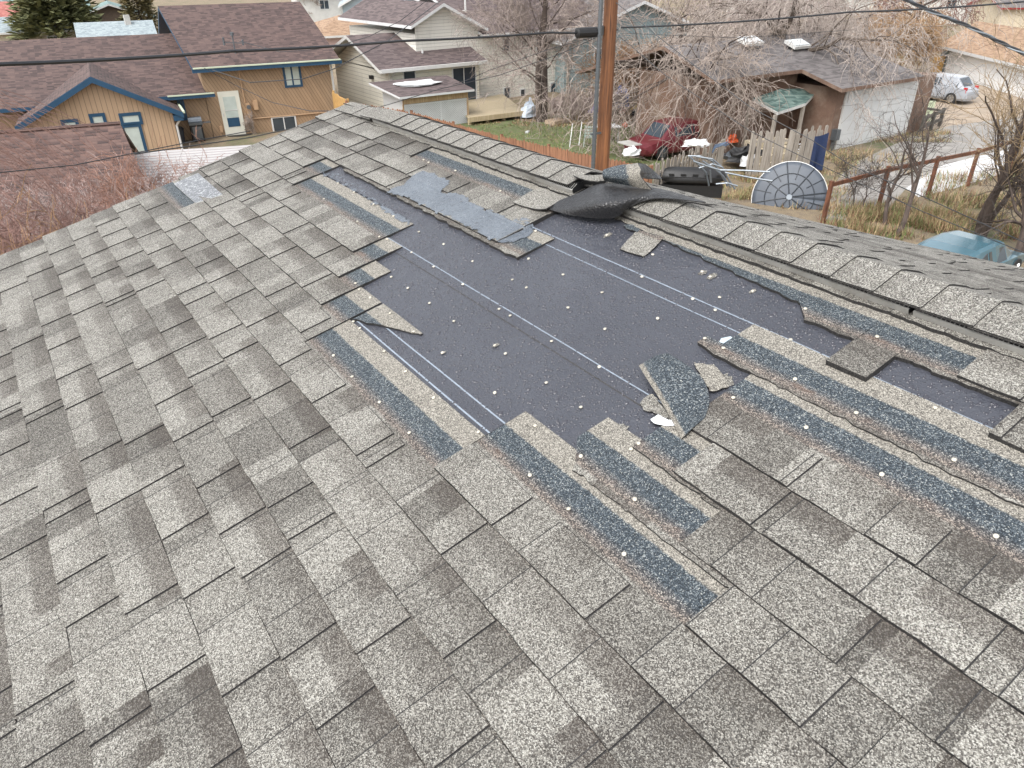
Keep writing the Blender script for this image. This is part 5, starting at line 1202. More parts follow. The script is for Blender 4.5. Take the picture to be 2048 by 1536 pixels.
wire_px([(0, 345, 9), (150, 330, 9.5), (290, 302, 10), (400, 280, 10.5), (500, 262, 11)], .006, 'thin black wire crossing above the near brown roof')
wire_px([(1218, -6, 21), (1290, 52, 20.4), (1375, 120, 20), (1500, 214, 19.3), (1625, 281, 18.5), (1700, 330, 17.6), (1850, 395, 15.6), (2060, 490, 13.2)], .009, 'wire slanting down right from the pole past the satellite dish')
wire_px([(1242, 75, 20.8), (1330, 150, 20), (1500, 262, 18.8), (1581, 302, 18.3), (1700, 358, 17.2), (1850, 425, 15.2), (2060, 510, 12.8)], .008, 'lower of the two wires slanting down right past the satellite dish')
wire_px([(1800, -6, 9), (1865, 24, 9), (1936, 52, 9), (2000, 84, 9), (2070, 118, 9)], .011, 'twisted black and white service cable in the top right corner', twist=.22)
wire_px([(1246, 66, 20.9), (1330, 70, 21), (1480, 76, 22), (1700, 60, 24)], .006, 'thin secondary wire just under the right-hand cable')

# ---- satellite dish seen from behind
dc = dist_at(1578, 396, 26.6); look = np.array([0, 0, H]) - dc; look /= np.linalg.norm(look)
look = np.array([look[0], look[1] , .42]); look /= np.linalg.norm(look); ex = np.cross([0, 0, 1], look); ex /= np.linalg.norm(ex); ey = np.cross(look, ex)
DS = thing('satellite_dish', dc * [1, 1, 0], 'large round grey satellite dish seen from its ribbed back beside the alley', 'satellite dish')
Rr = 1.24; dish = lambda r, a, o=0.: dc + ex * r * math.cos(a) + ey * r * math.sin(a) + look * (.16 * (1 - (r / Rr) ** 2) + o)
mb = MB(); rows = [[dish(Rr * i / 8 + .001, 2 * math.pi * j / 40) for j in range(41)] for i in range(9)]; mb.grid(rows, 0, .015)
mb.build('reflector', plain('grey_fibreglass', (.075, .088, .108), .5, .12, 3, dirt=((.07, .085, .11), .8)), DS, smooth=True)
q = MB(); M_RIBD = plain('dish_rib', (.035, .042, .052), .5, .15, 4)
for j in range(8):
    a = 2 * math.pi * (j + .3) / 8; q.tube([dish(Rr * t, a, .03) for t in np.linspace(.03, .99, 8)], .022, 5)
    a2 = a + math.pi / 8; q.tube([dish(Rr * t, a2, .025) for t in np.linspace(.5, .99, 5)], .016, 5)
for r in (.38, .66): q.tube([dish(Rr * r, a, .03) for a in np.linspace(0, 2 * math.pi, 33)], .018, 5)
q.tube([dish(Rr, a, 0) for a in np.linspace(0, 2 * math.pi, 49)], .02, 5, m=1); q.build('ribs', [M_RIBD, M_TRIM], DS)
q = MB(); q.tube([dc * [1, 1, 0] - look * .5 * [1, 1, 0], dc - look * .2], .07, 8); q.tube([dc - look * .1, dc + look * .22], .1, 8); q.build('mount', M_GALV, DS)

# ---- cars
def car(loc, ang, L_, W_, Hh, paint, label, name='parked_car', hatch=True, detail=True, cat='car', rim=None):
    c, s = math.cos(R(ang)), math.sin(R(ang)); M3 = np.array([[c, -s, 0], [s, c, 0], [0, 0, 1.]]); o = np.array([loc[0], loc[1], 0.]); T = lambda x, y, z: o + M3 @ np.array([x, y, z])
    t = thing(name, o, label, cat); hl, hw = L_ / 2, W_ / 2; zb = .22
    belt = Hh * .60
    # stations along the length: x, half width, belt height, roof half width, roof height
    st = [(-hl, hw * .80, belt * .78, 0, 0), (-hl + .12, hw * .93, belt * .95, 0, 0), (-hl + .30, hw * .97, belt, hw * .70, belt + .02), (-hl + .75 if hatch else -hl + 1.1, hw, belt, hw * .74, Hh * .97), (-hl + 1.5, hw, belt, hw * .76, Hh),
          (0.1, hw, belt * .99, hw * .76, Hh), (hl * .32, hw, belt * .98, hw * .72, Hh * .96), (hl * .62, hw * .98, belt * .95, hw * .78, belt * .96), (hl - .25, hw * .93, belt * .82, 0, 0), (hl, hw * .75, belt * .65, 0, 0)]
    mb = MB(); secs = []
    for x, w, b, rw, rh in st:
        if rw == 0: rw, rh = w * .8, b + .005
        half = [(w * .9, zb), (w, zb + .12), (w * 1.01, (zb + b) / 2), (w * .97, b), (rw, rh - .03 if rh > b + .1 else rh), (rw * .82, rh)]
        ring_ = [(-y, z) for y, z in half] + [(y, z) for y, z in half[::-1]]; secs.append([T(x, y, z) for y, z in ring_])
    mb.grid(secs); mb.face(secs[0]); mb.face(secs[-1][::-1])
    mb.face([secs[i][0] for i in range(len(secs))] + [secs[i][-1] for i in range(len(secs) - 1, -1, -1)])
    if np.cross(np.array(secs[0][1]) - secs[0][0], np.array(secs[1][0]) - secs[0][0]) @ (M3 @ [0, 1, 0]) > 0: pass
    body = mb.build('body', paint, t, smooth=False)
    m_ = MB(); q = MB(); i_ = [k for k in range(len(st))]
    for sgn in (-1, 1):
        # side glass panels, 6 mm proud of the greenhouse
        for (xa, xb_) in ((-hl + .62, -.35 * L_ / 4.2), (-.28 * L_ / 4.2, hl * .30)):
            P = []
            for x, tt in ((xa, .12), (xb_, .12), (xb_, .86), (xa, .86)):
                xs_ = [k[0] for k in st]; j = max(0, min(len(st) - 2, sum(1 for k in xs_ if k <= x) - 1)); u = (x - xs_[j]) / (xs_[j + 1] - xs_[j]); S_ = [st[j][k] + (st[j + 1][k] - st[j][k]) * u for k in range(5)]
                yb, zb_, yr, zr_ = S_[1] * .97, S_[2], S_[3], S_[4] - .03
                P.append(T(x, sgn * (yb + (yr - yb) * tt + .008), zb_ + (zr_ - zb_) * tt))
            m_ = MB(); m_.face(P if sgn < 0 else P[::-1]); m_.build('side_window', M_GLASS, t)
    def xglass(j0, j1, t0, t1, off, nm):
        A_, B_ = st[j0], st[j1]; g = lambda s_, u: T(A_[0] + (B_[0] - A_[0]) * u + off[0], s_ * .86 * ((A_[3] or A_[1] * .8) + ((B_[3] or B_[1] * .8) - (A_[3] or A_[1] * .8)) * u), A_[4] + (B_[4] - A_[4]) * u + off[1])
        w_ = MB(); w_.face([g(-1, t0), g(-1, t1), g(1, t1), g(1, t0)]); w_.build(nm, M_GLASS, t)
    xglass(2, 3, .12, .9, (-.012, .012), 'rear_window'); xglass(7, 6, .1, .92, (.012, .012), 'windscreen')
    for sx in (-hl + .78, hl - .82):
        for sy in (-1, 1):
            w = MB(); w.tube([T(sx, sy * (hw - .19), .31), T(sx, sy * (hw + .012), .31)], .31, 20); wo_ = w.build('wheel', M_TYRE, t)
            r = MB(); r.tube([T(sx, sy * (hw + .013), .31), T(sx, sy * (hw + .02), .31)], .20, 16)
            for k in range(6): a = k * math.pi / 3; r.bar(T(sx, sy * (hw + .024), .31), T(sx + .19 * math.cos(a), sy * (hw + .024), .31 + .19 * math.sin(a)), .035, .02)
            r.build('rim', rim or M_CHROME, wo_)
    for sy in (-1, 1): q = MB(); q.box(T(-hl + .16, sy * hw * .80, belt * .90), (.16, .16, .30), M3=M3); q.build('tail_light', plain('red_lens', (.45, .015, .02), .2), t)
    q = MB(); q.box(T(-hl - .01, 0, .45), (.1, W_ * .86, .2), M3=M3); q.box(T(hl + .0, 0, .42), (.1, W_ * .86, .2), M3=M3); q.build('bumper', paint, t); return t
p = dist_at(1893, 190, 50.5); car((47.3, 23.3), 92, 4.2, 1.72, 1.46, paint_mat('silver_paint', (.33, .35, .38)), 'silver hatchback parked by the grey garage, right of the brown garage')
RC = car((24.6, 22.9), 176, 4.3, 1.7, 1.42, paint_mat('maroon_paint', (.13, .012, .02), .45), 'dusty maroon car with open hood in the yard behind the crooked fence', rim=M_GALV)
car((19.7, 7.9), 2, 4.4, 1.75, 1.22, paint_mat('teal_paint', (.05, .13, .17), .2), 'teal car parked right below the far edge of our roof')
car((31.2, 23.0), 200, 4.8, 1.9, 1.75, paint_mat('cream_paint', (.42, .40, .36), .4), 'cream van under the mossy carport behind the tall grey fence', name='parked_van', cat='van')
q = MB(); hp = at(1262, 292, .8); q.box(hp + [-.1, 0, .12], (.6, .9, .04), rz=-6, ); tag(q.build('scrap_board', M_CONC), 'pale board lying across the open engine bay of the maroon car', 'board')
crumple('sack', at(1262, 308, .6), .38, .3, .28, M_WHITE, 'white plastic sack dumped on the hood of the maroon car', 'sack', 5)
crumple('plastic_sheet', at(1393, 290, .95), .6, .45, .2, M_WHITE, 'white crumpled plastic sheet over junk behind the maroon car', 'plastic sheet', 8)
# ---- yard things
def chair(loc, ang, mat, label, group=None):
    t = thing('garden_chair', loc, label, 'chair'); c, s = math.cos(R(ang)), math.sin(R(ang)); M3 = np.array([[c, -s, 0], [s, c, 0], [0, 0, 1.]]); T = lambda x, y, z: np.array(loc) + M3 @ np.array([x, y, z])
    q = MB(); q.box(T(0, 0, .42), (.5, .5, .04), M3=M3); q.build('seat', mat, t); q = MB(); q.bar(T(-.22, .25, .44), T(-.22, .36, .98), .04); q.bar(T(.22, .25, .44), T(.22, .36, .98), .04)
    for i in range(4): q.bar(T(-.22, .27 + i * .027, .52 + i * .13), T(.22, .27 + i * .027, .52 + i * .13), .03, .09)
    q.build('backrest', mat, t)
    for x in (-.22, .22):
        for y in (-.22, .22): q = MB(); q.bar(T(x, y, .41), T(x * 1.1, y * 1.15, 0), .04); q.build('leg', mat, t)
    return t
chair(at(1178, 292), 140, plain('faded_green_plastic', (.36, .44, .40), .5), 'faded pale green garden chair on the lawn behind the conduit pipe')
q = MB(); c0 = at(1162, 292); 
for dx in (0, .55): q.bar(c0 + [dx - .6, .1, 0], c0 + [dx - .3, .3, 1.0], .035)
tag(q.build('bent_frame', M_WHITE), 'two white leaning poles beside the pale green garden chair', 'poles')
tb = at(1213, 283); TB = thing('plastic_table', tb, 'white plastic garden table partly behind the utility pole', 'table'); q = MB(); q.box(tb + [0, 0, .7], (1.1, .8, .05), rz=-20); q.build('table_top', M_WHITE, TB)
for dx, dy in ((-.45, -.3), (.45, -.3), (.45, .3), (-.45, .3)): q = MB(); q.bar(tb + [dx, dy, .68], tb + [dx, dy, 0], .05); q.build('leg', M_WHITE, TB)
# white picket bench frame
wb = at(1352, 262); WBt = thing('bench_frame', wb, 'white slatted crib-like frame standing behind the maroon car', 'frame')
q = MB(); W2, H2 = 1.5, 1.25
for t in np.linspace(0, 1, 7): q.bar(wb + [-.75 + W2 * t, 0, .35], wb + [-.75 + W2 * t, 0, H2 - .06], .05)
for z in (.35, .9, H2): q.bar(wb + [-.78, 0, z], wb + [.78, 0, z], .06)
q.build('slats', M_WHITE, WBt)
for dx in (-.75, .75): q = MB(); q.bar(wb + [dx, -.02, 0], wb + [dx, -.02, 1.6 if dx > 0 else H2], .09); q.build('post', M_WHITE, WBt)
q = MB(); q.box(wb + [.35, .02, 1.45], (.7, .04, .3)); q.box(wb + [-.1, .4, .2], (1.3, .7, .4)); q.build('panel', M_WHITE, WBt)
crumple('tarp', at(1240, 212, .3), .5, .5, .9, M_TARP, 'crumpled blue tarp on the ground just right of the utility pole', 'tarp', 2)
q = MB(); q.tube([at(1244, 222, .15) + [0, 0, -.1], at(1244, 222, .15) + [0, 0, .2]], [.2, .2], 12); tag(q.build('ball', plain('red_white_plastic', (.6, .1, .1), .4)), 'small red and white tub below the blue tarp', 'tub')
crumple('tarp', at(1322, 228, .2), .45, .3, .5, M_TARPL, 'light blue plastic sheet by the concrete path', 'tarp', 6)
crumple('bag', at(1195, 224, .2), .5, .4, .35, plain('violet_plastic', (.16, .12, .5), .4), 'violet plastic bag behind the conduit pipe', 'bag', 7)
crumple('bag', at(1275, 230, .2), .4, .3, .3, M_BLACK, 'black rubbish bag beside the path', 'bag', 9); crumple('bag', at(1298, 232, .2), .35, .3, .3, M_WHITE, 'white rubbish bag beside the path', 'bag', 10)
crumple('rug', at(1290, 215, .3), 1.0, .3, .35, plain('straw_yellow', (.55, .42, .2), .8), 'straw yellow blanket heaped by the path', 'blanket', 11)
for i, (px, py, lb) in enumerate(((1250, 250, 'small orange ball on the lawn edge nearest the pole'), (1325, 214, 'orange toy piece above the light blue sheet'))):
    c0 = at(px, py, .15); q = MB(); q.grid([[c0 + .15 * np.array([math.cos(a) * math.sin(e), math.sin(a) * math.sin(e), math.cos(e)]) for a in np.linspace(0, 2 * math.pi, 13)] for e in np.linspace(.01, math.pi - .01, 8)]); tag(q.build('toy', M_ORANGE), lb, 'toy')
q = MB(); q.box(at(1112, 243, .1), (1.0, .7, .2), rz=10); tag(q.build('crate', plain('cardboard', (.48, .36, .26), .8)), 'flattened tan carton on the lawn right of the twin-trunked tree', 'carton')
crumple('bag', at(1058, 232, .1), .55, .35, .75, plain('pale_blue_sack', (.55, .62, .70), .5), 'pale blue-white sack leaning beside the deck and twin-trunked tree', 'bag', 12)
q = MB(); q.box(at(1055, 264, .05), (.25, .15, .08), rz=30); tag(q.build('litter', M_WHITE), 'small white scrap lying on the middle of the lawn', 'litter')
wh = at(1425, 276, .6); BW = thing('bicycle', wh * [1, 1, 0], 'bicycle with orange rimmed wheel leaning behind the crooked fence', 'bicycle')
for dx, m_ in ((0, M_ORANGE), (-1.05, M_TYRE)):
    q = MB(); q.tube([wh + [dx, 0, 0] + .34 * np.array([math.cos(a), .15 * math.sin(a), math.sin(a)]) for a in np.linspace(0, 2 * math.pi, 25)], .025, 6)
    for k in range(6): a = k * math.pi / 3; q.tube([wh + [dx, 0, 0], wh + [dx, 0, 0] + .33 * np.array([math.cos(a), 0, math.sin(a)])], .006, 3)
    q.build('wheel', m_, BW)
q = MB(); q.tube([wh, wh + [-.3, 0, .45], wh + [-.85, 0, .5], wh + [-.45, 0, -.02], wh + [-.3, 0, .45]], .02, 5); q.tube([wh + [-.85, 0, .62], wh + [-.85, 0, .5], wh + [-1.05, 0, 0]], .018, 5); q.build('frame', M_BLACK, BW)
crumple('crate', at(1460, 283, .5), .4, .3, .3, M_ORANGE, 'orange plastic bucket heap behind the crooked fence', 'bucket', 14)
# black plastic bin lid shape, bent pipes
bc = dist_at(1383, 352, 25.5); BT = thing('cargo_box', bc * [1, 1, 0], 'black plastic roof cargo box lying beside the bent pipes', 'cargo box')
e1b = np.array([.74, -.67, 0]); e2b = np.array([.67, .74, 0]); q = MB(); rows = []
for i in range(9):
    u = -1 + 2 * i / 8; w = .34 * (1 - abs(u) ** 4 * .6); h = .30 * (1 - abs(u) ** 6 * .5)
    rows.append([bc + e1b * u * 1.15 + e2b * math.cos(a) * w * (1.25 if math.sin(a) < .2 else 1) + np.array([0, 0, max(-.25, math.sin(a) * h)]) for a in np.linspace(-.5, math.pi + .5, 12)])
q.grid(rows); q.build('lid', M_BLACK, BT, smooth=True)
q = MB()
for i in range(5): q.bar(bc + e1b * (-.8 + .4 * i) - e2b * .34 + [0, 0, .12], bc + e1b * (-.62 + .4 * i) - e2b * .34 + [0, 0, .12], .05, .05)
q.bar(bc - e1b * 1.0 - e2b * .36 + [0, 0, .02], bc + e1b * 1.0 - e2b * .36 + [0, 0, .02], .03, .05)
q.box(bc + [0, 0, -.45], (2.1, .6, .4), rz=-42); q.build('base', M_BLACK, BT)
PB = thing('pipe_frame', at(1450, 345)[0:3] * [1, 1, 0], 'tangle of bent pale steel pipes beside the black cargo box', 'pipes')
def pxs(L_, D): return [dist_at(x, y, D) for x, y in L_]
for k, L_ in enumerate(([(1376, 312), (1400, 312), (1425, 322), (1440, 345), (1455, 372)], [(1392, 313), (1425, 318), (1445, 335), (1458, 360), (1470, 378)], [(1380, 314), (1398, 330), (1412, 345), (1418, 372)], [(1398, 336), (1425, 328), (1444, 334)],
    [(1405, 322), (1430, 338), (1446, 352), (1462, 375)], [(1440, 340), (1490, 341), (1540, 344)], [(1450, 345), (1500, 355), (1545, 362)], [(1432, 368), (1455, 366), (1475, 372)], [(1420, 340), (1422, 365)], [(1386, 322), (1420, 334), (1440, 340)])):
    q = MB(); q.tube(pxs(L_, 25.0 - .2 * k), .03, 6); q.build('pipe', M_GALV, PB)
CH = thing('lounge_chair', at(1424, 300, 0) * [1, 1, 0], 'dark blue tubular lounge chair frame on the crooked fence', 'lounge chair')
for k in range(4): q = MB(); q.tube(pxs([(1425, 306 - k), (1430, 296 - k * 2), (1446 + 3 * k, 290 - k * 2), (1452 + 2 * k, 292 - k)], 27 + .1 * k), .02, 5); q.build('tube', plain('slate_blue_tube', (.06, .09, .14), .4), CH)
# retaining blocks
ST = thing('stone_stack', at(1545, 330), 'stepped stack of pale tan retaining blocks in front of the grey fence', 'stone stack')
M_STN = plain('tan_block', (.50, .43, .31), .8, .2, 4, bump=.5); rng2 = random.Random(5); q = MB(); c0 = at(1560, 334)
ex_, ey_ = np.array([.98, -.2, 0]), np.array([.2, .98, 0])
for lv in range(4):
    for i in range(5 - lv // 2):
        for j in range(2): q.box(c0 + ex_ * (-1.0 + .45 * i + .1 * (lv % 2)) + ey_ * (j * .3 + lv * .22) + [0, 0, .14 + lv * .24], (.42, .28, .22), rz=-11 + rng2.uniform(-5, 5))
q.build('blocks', M_STN, ST)
# dark junk by the stones
crumple('rubbish_bag', at(1490, 318, .4), .9, .5, .5, M_BLACK, 'black rubbish heap at the foot of the grey fence', 'rubbish', 15); crumple('sack', at(1497, 330, .4), .35, .3, .4, M_CONCW, 'round white sack beside the black rubbish heap', 'sack', 16)
crumple('rubbish_bag', at(1470, 318, .3), .5, .4, .4, M_GALV, 'grey sack left of the black rubbish heap', 'sack', 17)
# navy canvas on the fence and folded frame
q = MB(); fa, fb_ = at(1601, 262, 1.6), at(1650, 262, 1.6); nf = np.array([-.1, -.25, 0])
rows = [[fa + (fb_ - fa) * t + nf + [0, .0, -.15 * math.sin(t * math.pi) * (1 - s_) - 1.45 * s_] + nf * .3 * math.sin(t * 14) * s_ for t in np.linspace(0, 1, 15)] for s_ in np.linspace(0, 1, 6)]
q.grid(rows, 0, .01); tag(q.build('canvas', M_NAVY), 'navy blue canvas hung on the tall grey fence', 'canvas')
FRm = thing('folding_frame', at(1612, 318) * [1, 1, 0], 'white folding frame with navy fabric lying in the dry grass before the navy canvas', 'folding frame')
q = MB(); q.tube(pxs([(1584, 292), (1590, 300), (1625, 318)], 32.3), .025, 5); q.tube(pxs([(1584, 292), (1604, 287), (1640, 318)], 32.2), .025, 5); q.tube(pxs([(1590, 300), (1612, 296)], 32.2), .02, 5); q.tube(pxs([(1600, 312), (1600, 292)], 32.2), .02, 5); q.build('frame', M_WHITE, FRm)
q = MB(); r0, r1 = pxs([(1608, 300), (1628, 304), (1642, 318)], 32.0), pxs([(1602, 306), (1618, 314), (1636, 323)], 31.8); q.grid([r0, r1], 0, .03); q.build('fabric', M_NAVY, FRm)
q = MB(); mb_ = at(1668, 300); q.box(mb_ + [-.2, 0, .7], (.3, .35, .45)); q.box(mb_ + [-.2, 0, .3], (.12, .12, .6)); tag(q.build('mailbox', M_GALV), 'grey meter cabinet on a post left of the white garage door', 'cabinet')
# broken trailer frame by the garage corner
TF = thing('trailer_frame', at(1855, 262), 'weathered dark timber frame rotting at the corner of the brown garage', 'timber frame'); c0 = at(1852, 262)
q = MB()
for z in (.35, .75): q.bar(c0 + [-1.2, -.3, z], c0 + [1.6, .2, z], .1, .14); q.bar(c0 + [-1.0, .9, z], c0 + [1.7, 1.3, z], .1, .14)
for dx, dy in ((-1.1, -.3), (.2, -.1), (1.6, .2), (1.7, 1.3), (-1, .9)): q.bar(c0 + [dx, dy, 0], c0 + [dx, dy, .9], .13)
q.bar(c0 + [1.6, .2, .75], c0 + [1.7, 1.3, .75], .1); q.bar(c0 + [-1.4, -.3, 0], c0 + [-.2, 0, .8], .1)
q.build('timbers', wood_mat('dark_rotten_wood', (.05, .045, .04), (.16, .15, .13)), TF)
q = MB(); q.box(at(1850, 222, .5), (.8, .1, 1.0), rz=-40); tag(q.build('fuel_tank', plain('pale_green_board', (.45, .5, .35), .7)), 'pale green panel leaning behind the dark timber frame', 'panel')

# ================================================================== plants
def bark_mat(name, c1, c2): return wood_mat(name, c1, c2, .9, (9., 9., 2.2))
B_DARK = bark_mat('dark_bark', (.035, .026, .022), (.12, .09, .075)); B_GREY = bark_mat('grey_bark', (.055, .043, .035), (.16, .125, .10))
def twig_mat(name, c): return plain(name, tuple(x * .9 for x in c), .8, .5, 1.1)
T_TAN = twig_mat('tan_twigs', (.35, .29, .25)); T_PALE = twig_mat('pale_twigs', (.42, .36, .32)); T_RED = twig_mat('red_brown_twigs', (.26, .155, .13)); T_GREYT = twig_mat('grey_twigs', (.33, .27, .24)); T_BLK = twig_mat('dark_twigs', (.075, .06, .052)); T_MAUVE = twig_mat('mauve_twigs', (.36, .285, .265))
def grow(tr, tw, p, d, r, L_, lvl, cfg, rng, maxl):
    n = cfg['seg'][lvl]; d = d / np.linalg.norm(d); pts = [p.copy()]; rad = [r]; dirs = [d.copy()]; g = cfg['grav'][lvl]; wg = cfg['wig'][lvl]; rend = r * cfg['tap'][lvl]
    for i in range(n):
        d = d + np.array([rng.gauss(0, wg), rng.gauss(0, wg), rng.gauss(0, wg) + g * (1 + i * .5)]); d /= np.linalg.norm(d); p = p + d * L_ / n
        if p[2] < .1: p[2] = .1
        pts.append(p.copy()); dirs.append(d.copy()); rad.append(r + (rend - r) * (i + 1) / n)
    thick = lvl < cfg['trunk_lv']; (tr if thick else tw).twig(pts, rad, 7 if lvl == 0 else 5 if thick else 3)
    if lvl >= maxl: return
    k = cfg['n'][lvl]; k = rng.randint(int(k * .8), int(k * 1.2 + .5))
    for i in range(k):
        t = cfg['t0'][lvl] + (1 - cfg['t0'][lvl]) * (i + rng.random()) / k; x = min(t, .999) * n; j = int(x); u = x - j; q = pts[j] + (pts[j + 1] - pts[j]) * u; dd = dirs[j + 1]
        a = R(rng.gauss(cfg['ang'][lvl], 12)); az = rng.uniform(0, 2 * math.pi); ref = np.array([0, 0, 1.]) if abs(dd[2]) < .9 else np.array([1., 0, 0]); e1 = np.cross(dd, ref); e1 /= np.linalg.norm(e1); e2 = np.cross(dd, e1)
        nd = dd * math.cos(a) + (e1 * math.cos(az) + e2 * math.sin(az)) * math.sin(a) + np.array(cfg.get('bias', (0, 0, 0)))
        grow(tr, tw, q, nd, max(cfg['rmin'], (rad[j] + (rad[j + 1] - rad[j]) * u) * cfg['rr'][lvl]), L_ * cfg['lr'][lvl] * rng.uniform(.7, 1.25), lvl + 1, cfg, rng, maxl)
def tree(name, stems, cfg, label, bark, twig, seed, cat='tree', group=None):
    rng = random.Random(seed); tr, tw = MB(), MB(); b0 = np.array(stems[0][0], float)
    t = thing(name, (b0[0], b0[1], 0), label, cat, group)
    for (b, d, r, L_) in stems: grow(tr, tw, np.array(b, float), np.array(d, float), r, L_, 0, cfg, rng, len(cfg['seg']) - 1)
    if tr.f: tr.build('trunk', bark, t)
    if tw.f: tw.build('crown', twig, t)
    return t
CF = dict(seg=[7, 6, 5, 4, 3], grav=[0, .01, 0, -.02, -.04], wig=[.07, .14, .2, .22, .25], tap=[.35, .3, .35, .5, .6], n=[11, 7, 6, 4], t0=[.3, .25, .2, .15], ang=[48, 45, 42, 40], rr=[.5, .55, .55, .6], lr=[.5, .55, .5, .55], rmin=.007, trunk_lv=2)
b0 = at(1083, 243)
CF1 = dict(CF, bias=(0, 0, .05), n=[17, 10, 7, 5], lr=[.36, .6, .55, .55], rr=[.35, .5, .5, .6], rmin=.009, ang=[62, 50, 45, 40], t0=[.2, .2, .15, .1])
tree('bare_tree', [(b0 + [-.12, 0, 0], (-.03, 0, 1), .21, 8.5), (b0 + [.14, 0, 0], (.13, .03, 1), .19, 8.5)], CF1, 'bare tree with twin dark trunks on the lawn edge beside the wooden deck', B_DARK, T_GREYT, 3)
# two big tangled crowns whose twigs droop over the yard
CW = dict(CF, seg=[6, 8, 6, 6, 5], grav=[0, -.05, -.05, -.10, -.13], wig=[.06, .20, .26, .28, .3], n=[9, 9, 9, 6], lr=[1.2, .52, .6, .62], ang=[66, 52, 48, 46], rr=[.55, .42, .42, .5], rmin=.0105, t0=[.35, .15, .1, .05], trunk_lv=3, tap=[.6, .2, .3, .5, .6])
b1 = at(1505, 268); tree('bare_tree', [((32.8, 23.6, 0), (.02, .05, 1), .34, 4.6)], dict(CW, n=[10, 11, 9, 6]), 'largest bare tree, its thick arched limbs and pale drooping twigs hiding the skylit roof', B_GREY, T_PALE, 11)
tree('bare_tree', [((27.3, 24.2, 0), (-.05, .05, 1), .24, 4.2)], dict(CW, n=[9, 10, 8, 6]), 'tangled bare tree with a dark crooked trunk behind the white slatted frame', B_DARK, T_TAN, 17)
tree('bare_tree', [((38.5, 26.5, 0), (0, .0, 1), .22, 3.6)], dict(CW, n=[8, 9, 7, 5], rmin=.016), 'bare tree over the brown garage roof, twigs pale grey', B_GREY, T_PALE, 29)
tree('bare_tree', [((34.5, 32.5, 0), (0, 0, 1), .2, 4.0)], dict(CW, n=[7, 8, 7, 5], rmin=.016), 'bare tree in front of the grey-green house', B_DARK, T_TAN, 31)
tree('bare_tree', [((47, 38, 0), (0, 0, 1), .3, 5)], dict(CW, n=[7, 8, 7, 5], rmin=.022), 'distant bare tree behind the largest tangled crown', B_GREY, T_MAUVE, 33)
tree('bare_tree', [((58, 38, 0), (0, 0, 1), .3, 5)], dict(CW, n=[7, 8, 7, 5], rmin=.024), 'distant mauve-grey bare tree left of the tan garage roof', B_DARK, T_MAUVE, 37)
tree('bare_tree', [((70, 38, 0), (0, 0, 1), .3, 4.5)], dict(CW, n=[7, 7, 6, 5], rmin=.028), 'distant reddish bare tree above the tan garage roof', B_DARK, T_RED, 38)
tree('bare_tree', [((36, 52, 0), (0, 0, 1), .25, 4.5)], dict(CW, n=[6, 7, 6, 4], rmin=.026), 'distant bare tree behind the ivory house', B_GREY, T_MAUVE, 39)
tree('bare_tree', [(at(640, 60), (0, 0, 1), .18, 4.2)], dict(CF, n=[9, 7, 6, 4], rmin=.02), 'bare tree with a few russet leaves between the cedar house and white stucco house', B_DARK, T_TAN, 41)
tree('bare_tree', [(at(215, 22), (0, 0, 1), .3, 7)], dict(CF, n=[9, 7, 6, 4], rmin=.05), 'distant bare tree between the evergreens at the top left', B_GREY, T_TAN, 43)
tree('bare_tree', [(at(60, 52, 0), (0, 0, 1), .3, 6)], dict(CF, n=[9, 7, 6, 4], rmin=.04), 'distant bare tree at the top left above the red roof', B_GREY, T_MAUVE, 44)
tree('bare_tree', [(at(400, -3, 0), (0, 0, 1), .4, 7)], dict(CF, n=[9, 7, 6, 4], rmin=.07), 'far bare tree over the cedar house ridge', B_GREY, T_MAUVE, 45)
tree('bare_tree', [(at(700, 20, 0), (0, 0, 1), .3, 6)], dict(CF, n=[9, 8, 7, 5], rmin=.04), 'mauve bare tree between the white stucco house and the metal barn', B_GREY, T_MAUVE, 46)
tree('bare_tree', [(at(1300, 20, 0), (0, 0, 1), .3, 6)], dict(CF, n=[9, 8, 7, 5], rmin=.045), 'far bare tree above the grey-green house', B_GREY, T_MAUVE, 47)
# thorny dark trees along the rail fence
CT = dict(CF, seg=[7, 6, 5, 4], grav=[0, .02, .01, 0], wig=[.14, .2, .24, .26], n=[8, 7, 6], lr=[.62, .6, .55], ang=[42, 48, 50], rr=[.55, .5, .5], rmin=.006, t0=[.25, .15, .1], trunk_lv=2, tap=[.3, .3, .4, .5])
def tp(px, py, D): return dist_at(px, py, D) * [1, 1, 0]
tree('thorn_tree', [(tp(1771, 445, 25.6), (.05, .1, 1), .075, 2.4)], CT, 'dark thorny tree at the second rusty post', B_DARK, T_BLK, 51)
tree('thorn_tree', [(tp(1800, 450, 24.6), (.42, .0, 1), .09, 3.2)], CT, 'dark thorny tree with a slanting trunk between the second and third rusty posts', B_DARK, T_BLK, 52)
CT2 = dict(CT, n=[10, 8, 7], lr=[.5, .6, .55], ang=[24, 30, 38], bias=(0, 0, .15))
b2 = tp(1957, 470, 25.8); tree('thorn_tree', [(b2, (-.02, .02, 1), .14, 4.9), (b2 + [.15, -.1, 0], (.14, -.02, 1), .09, 4.3), (b2 + [-.1, 0, 0], (-.12, .06, 1), .08, 4.0)], CT2, 'tallest thorny tree with several upright dark stems and yellowish tips', B_DARK, twig_mat('yellow_tips', (.30, .22, .13)), 53)
tree('thorn_tree', [(tp(2035, 500, 23.8), (.15, .05, 1), .12, 3.2), (tp(2052, 490, 24), (.3, .0, 1), .10, 3.0)], CT, 'dark thorny tree at the right edge of the view', B_DARK, T_BLK, 54)
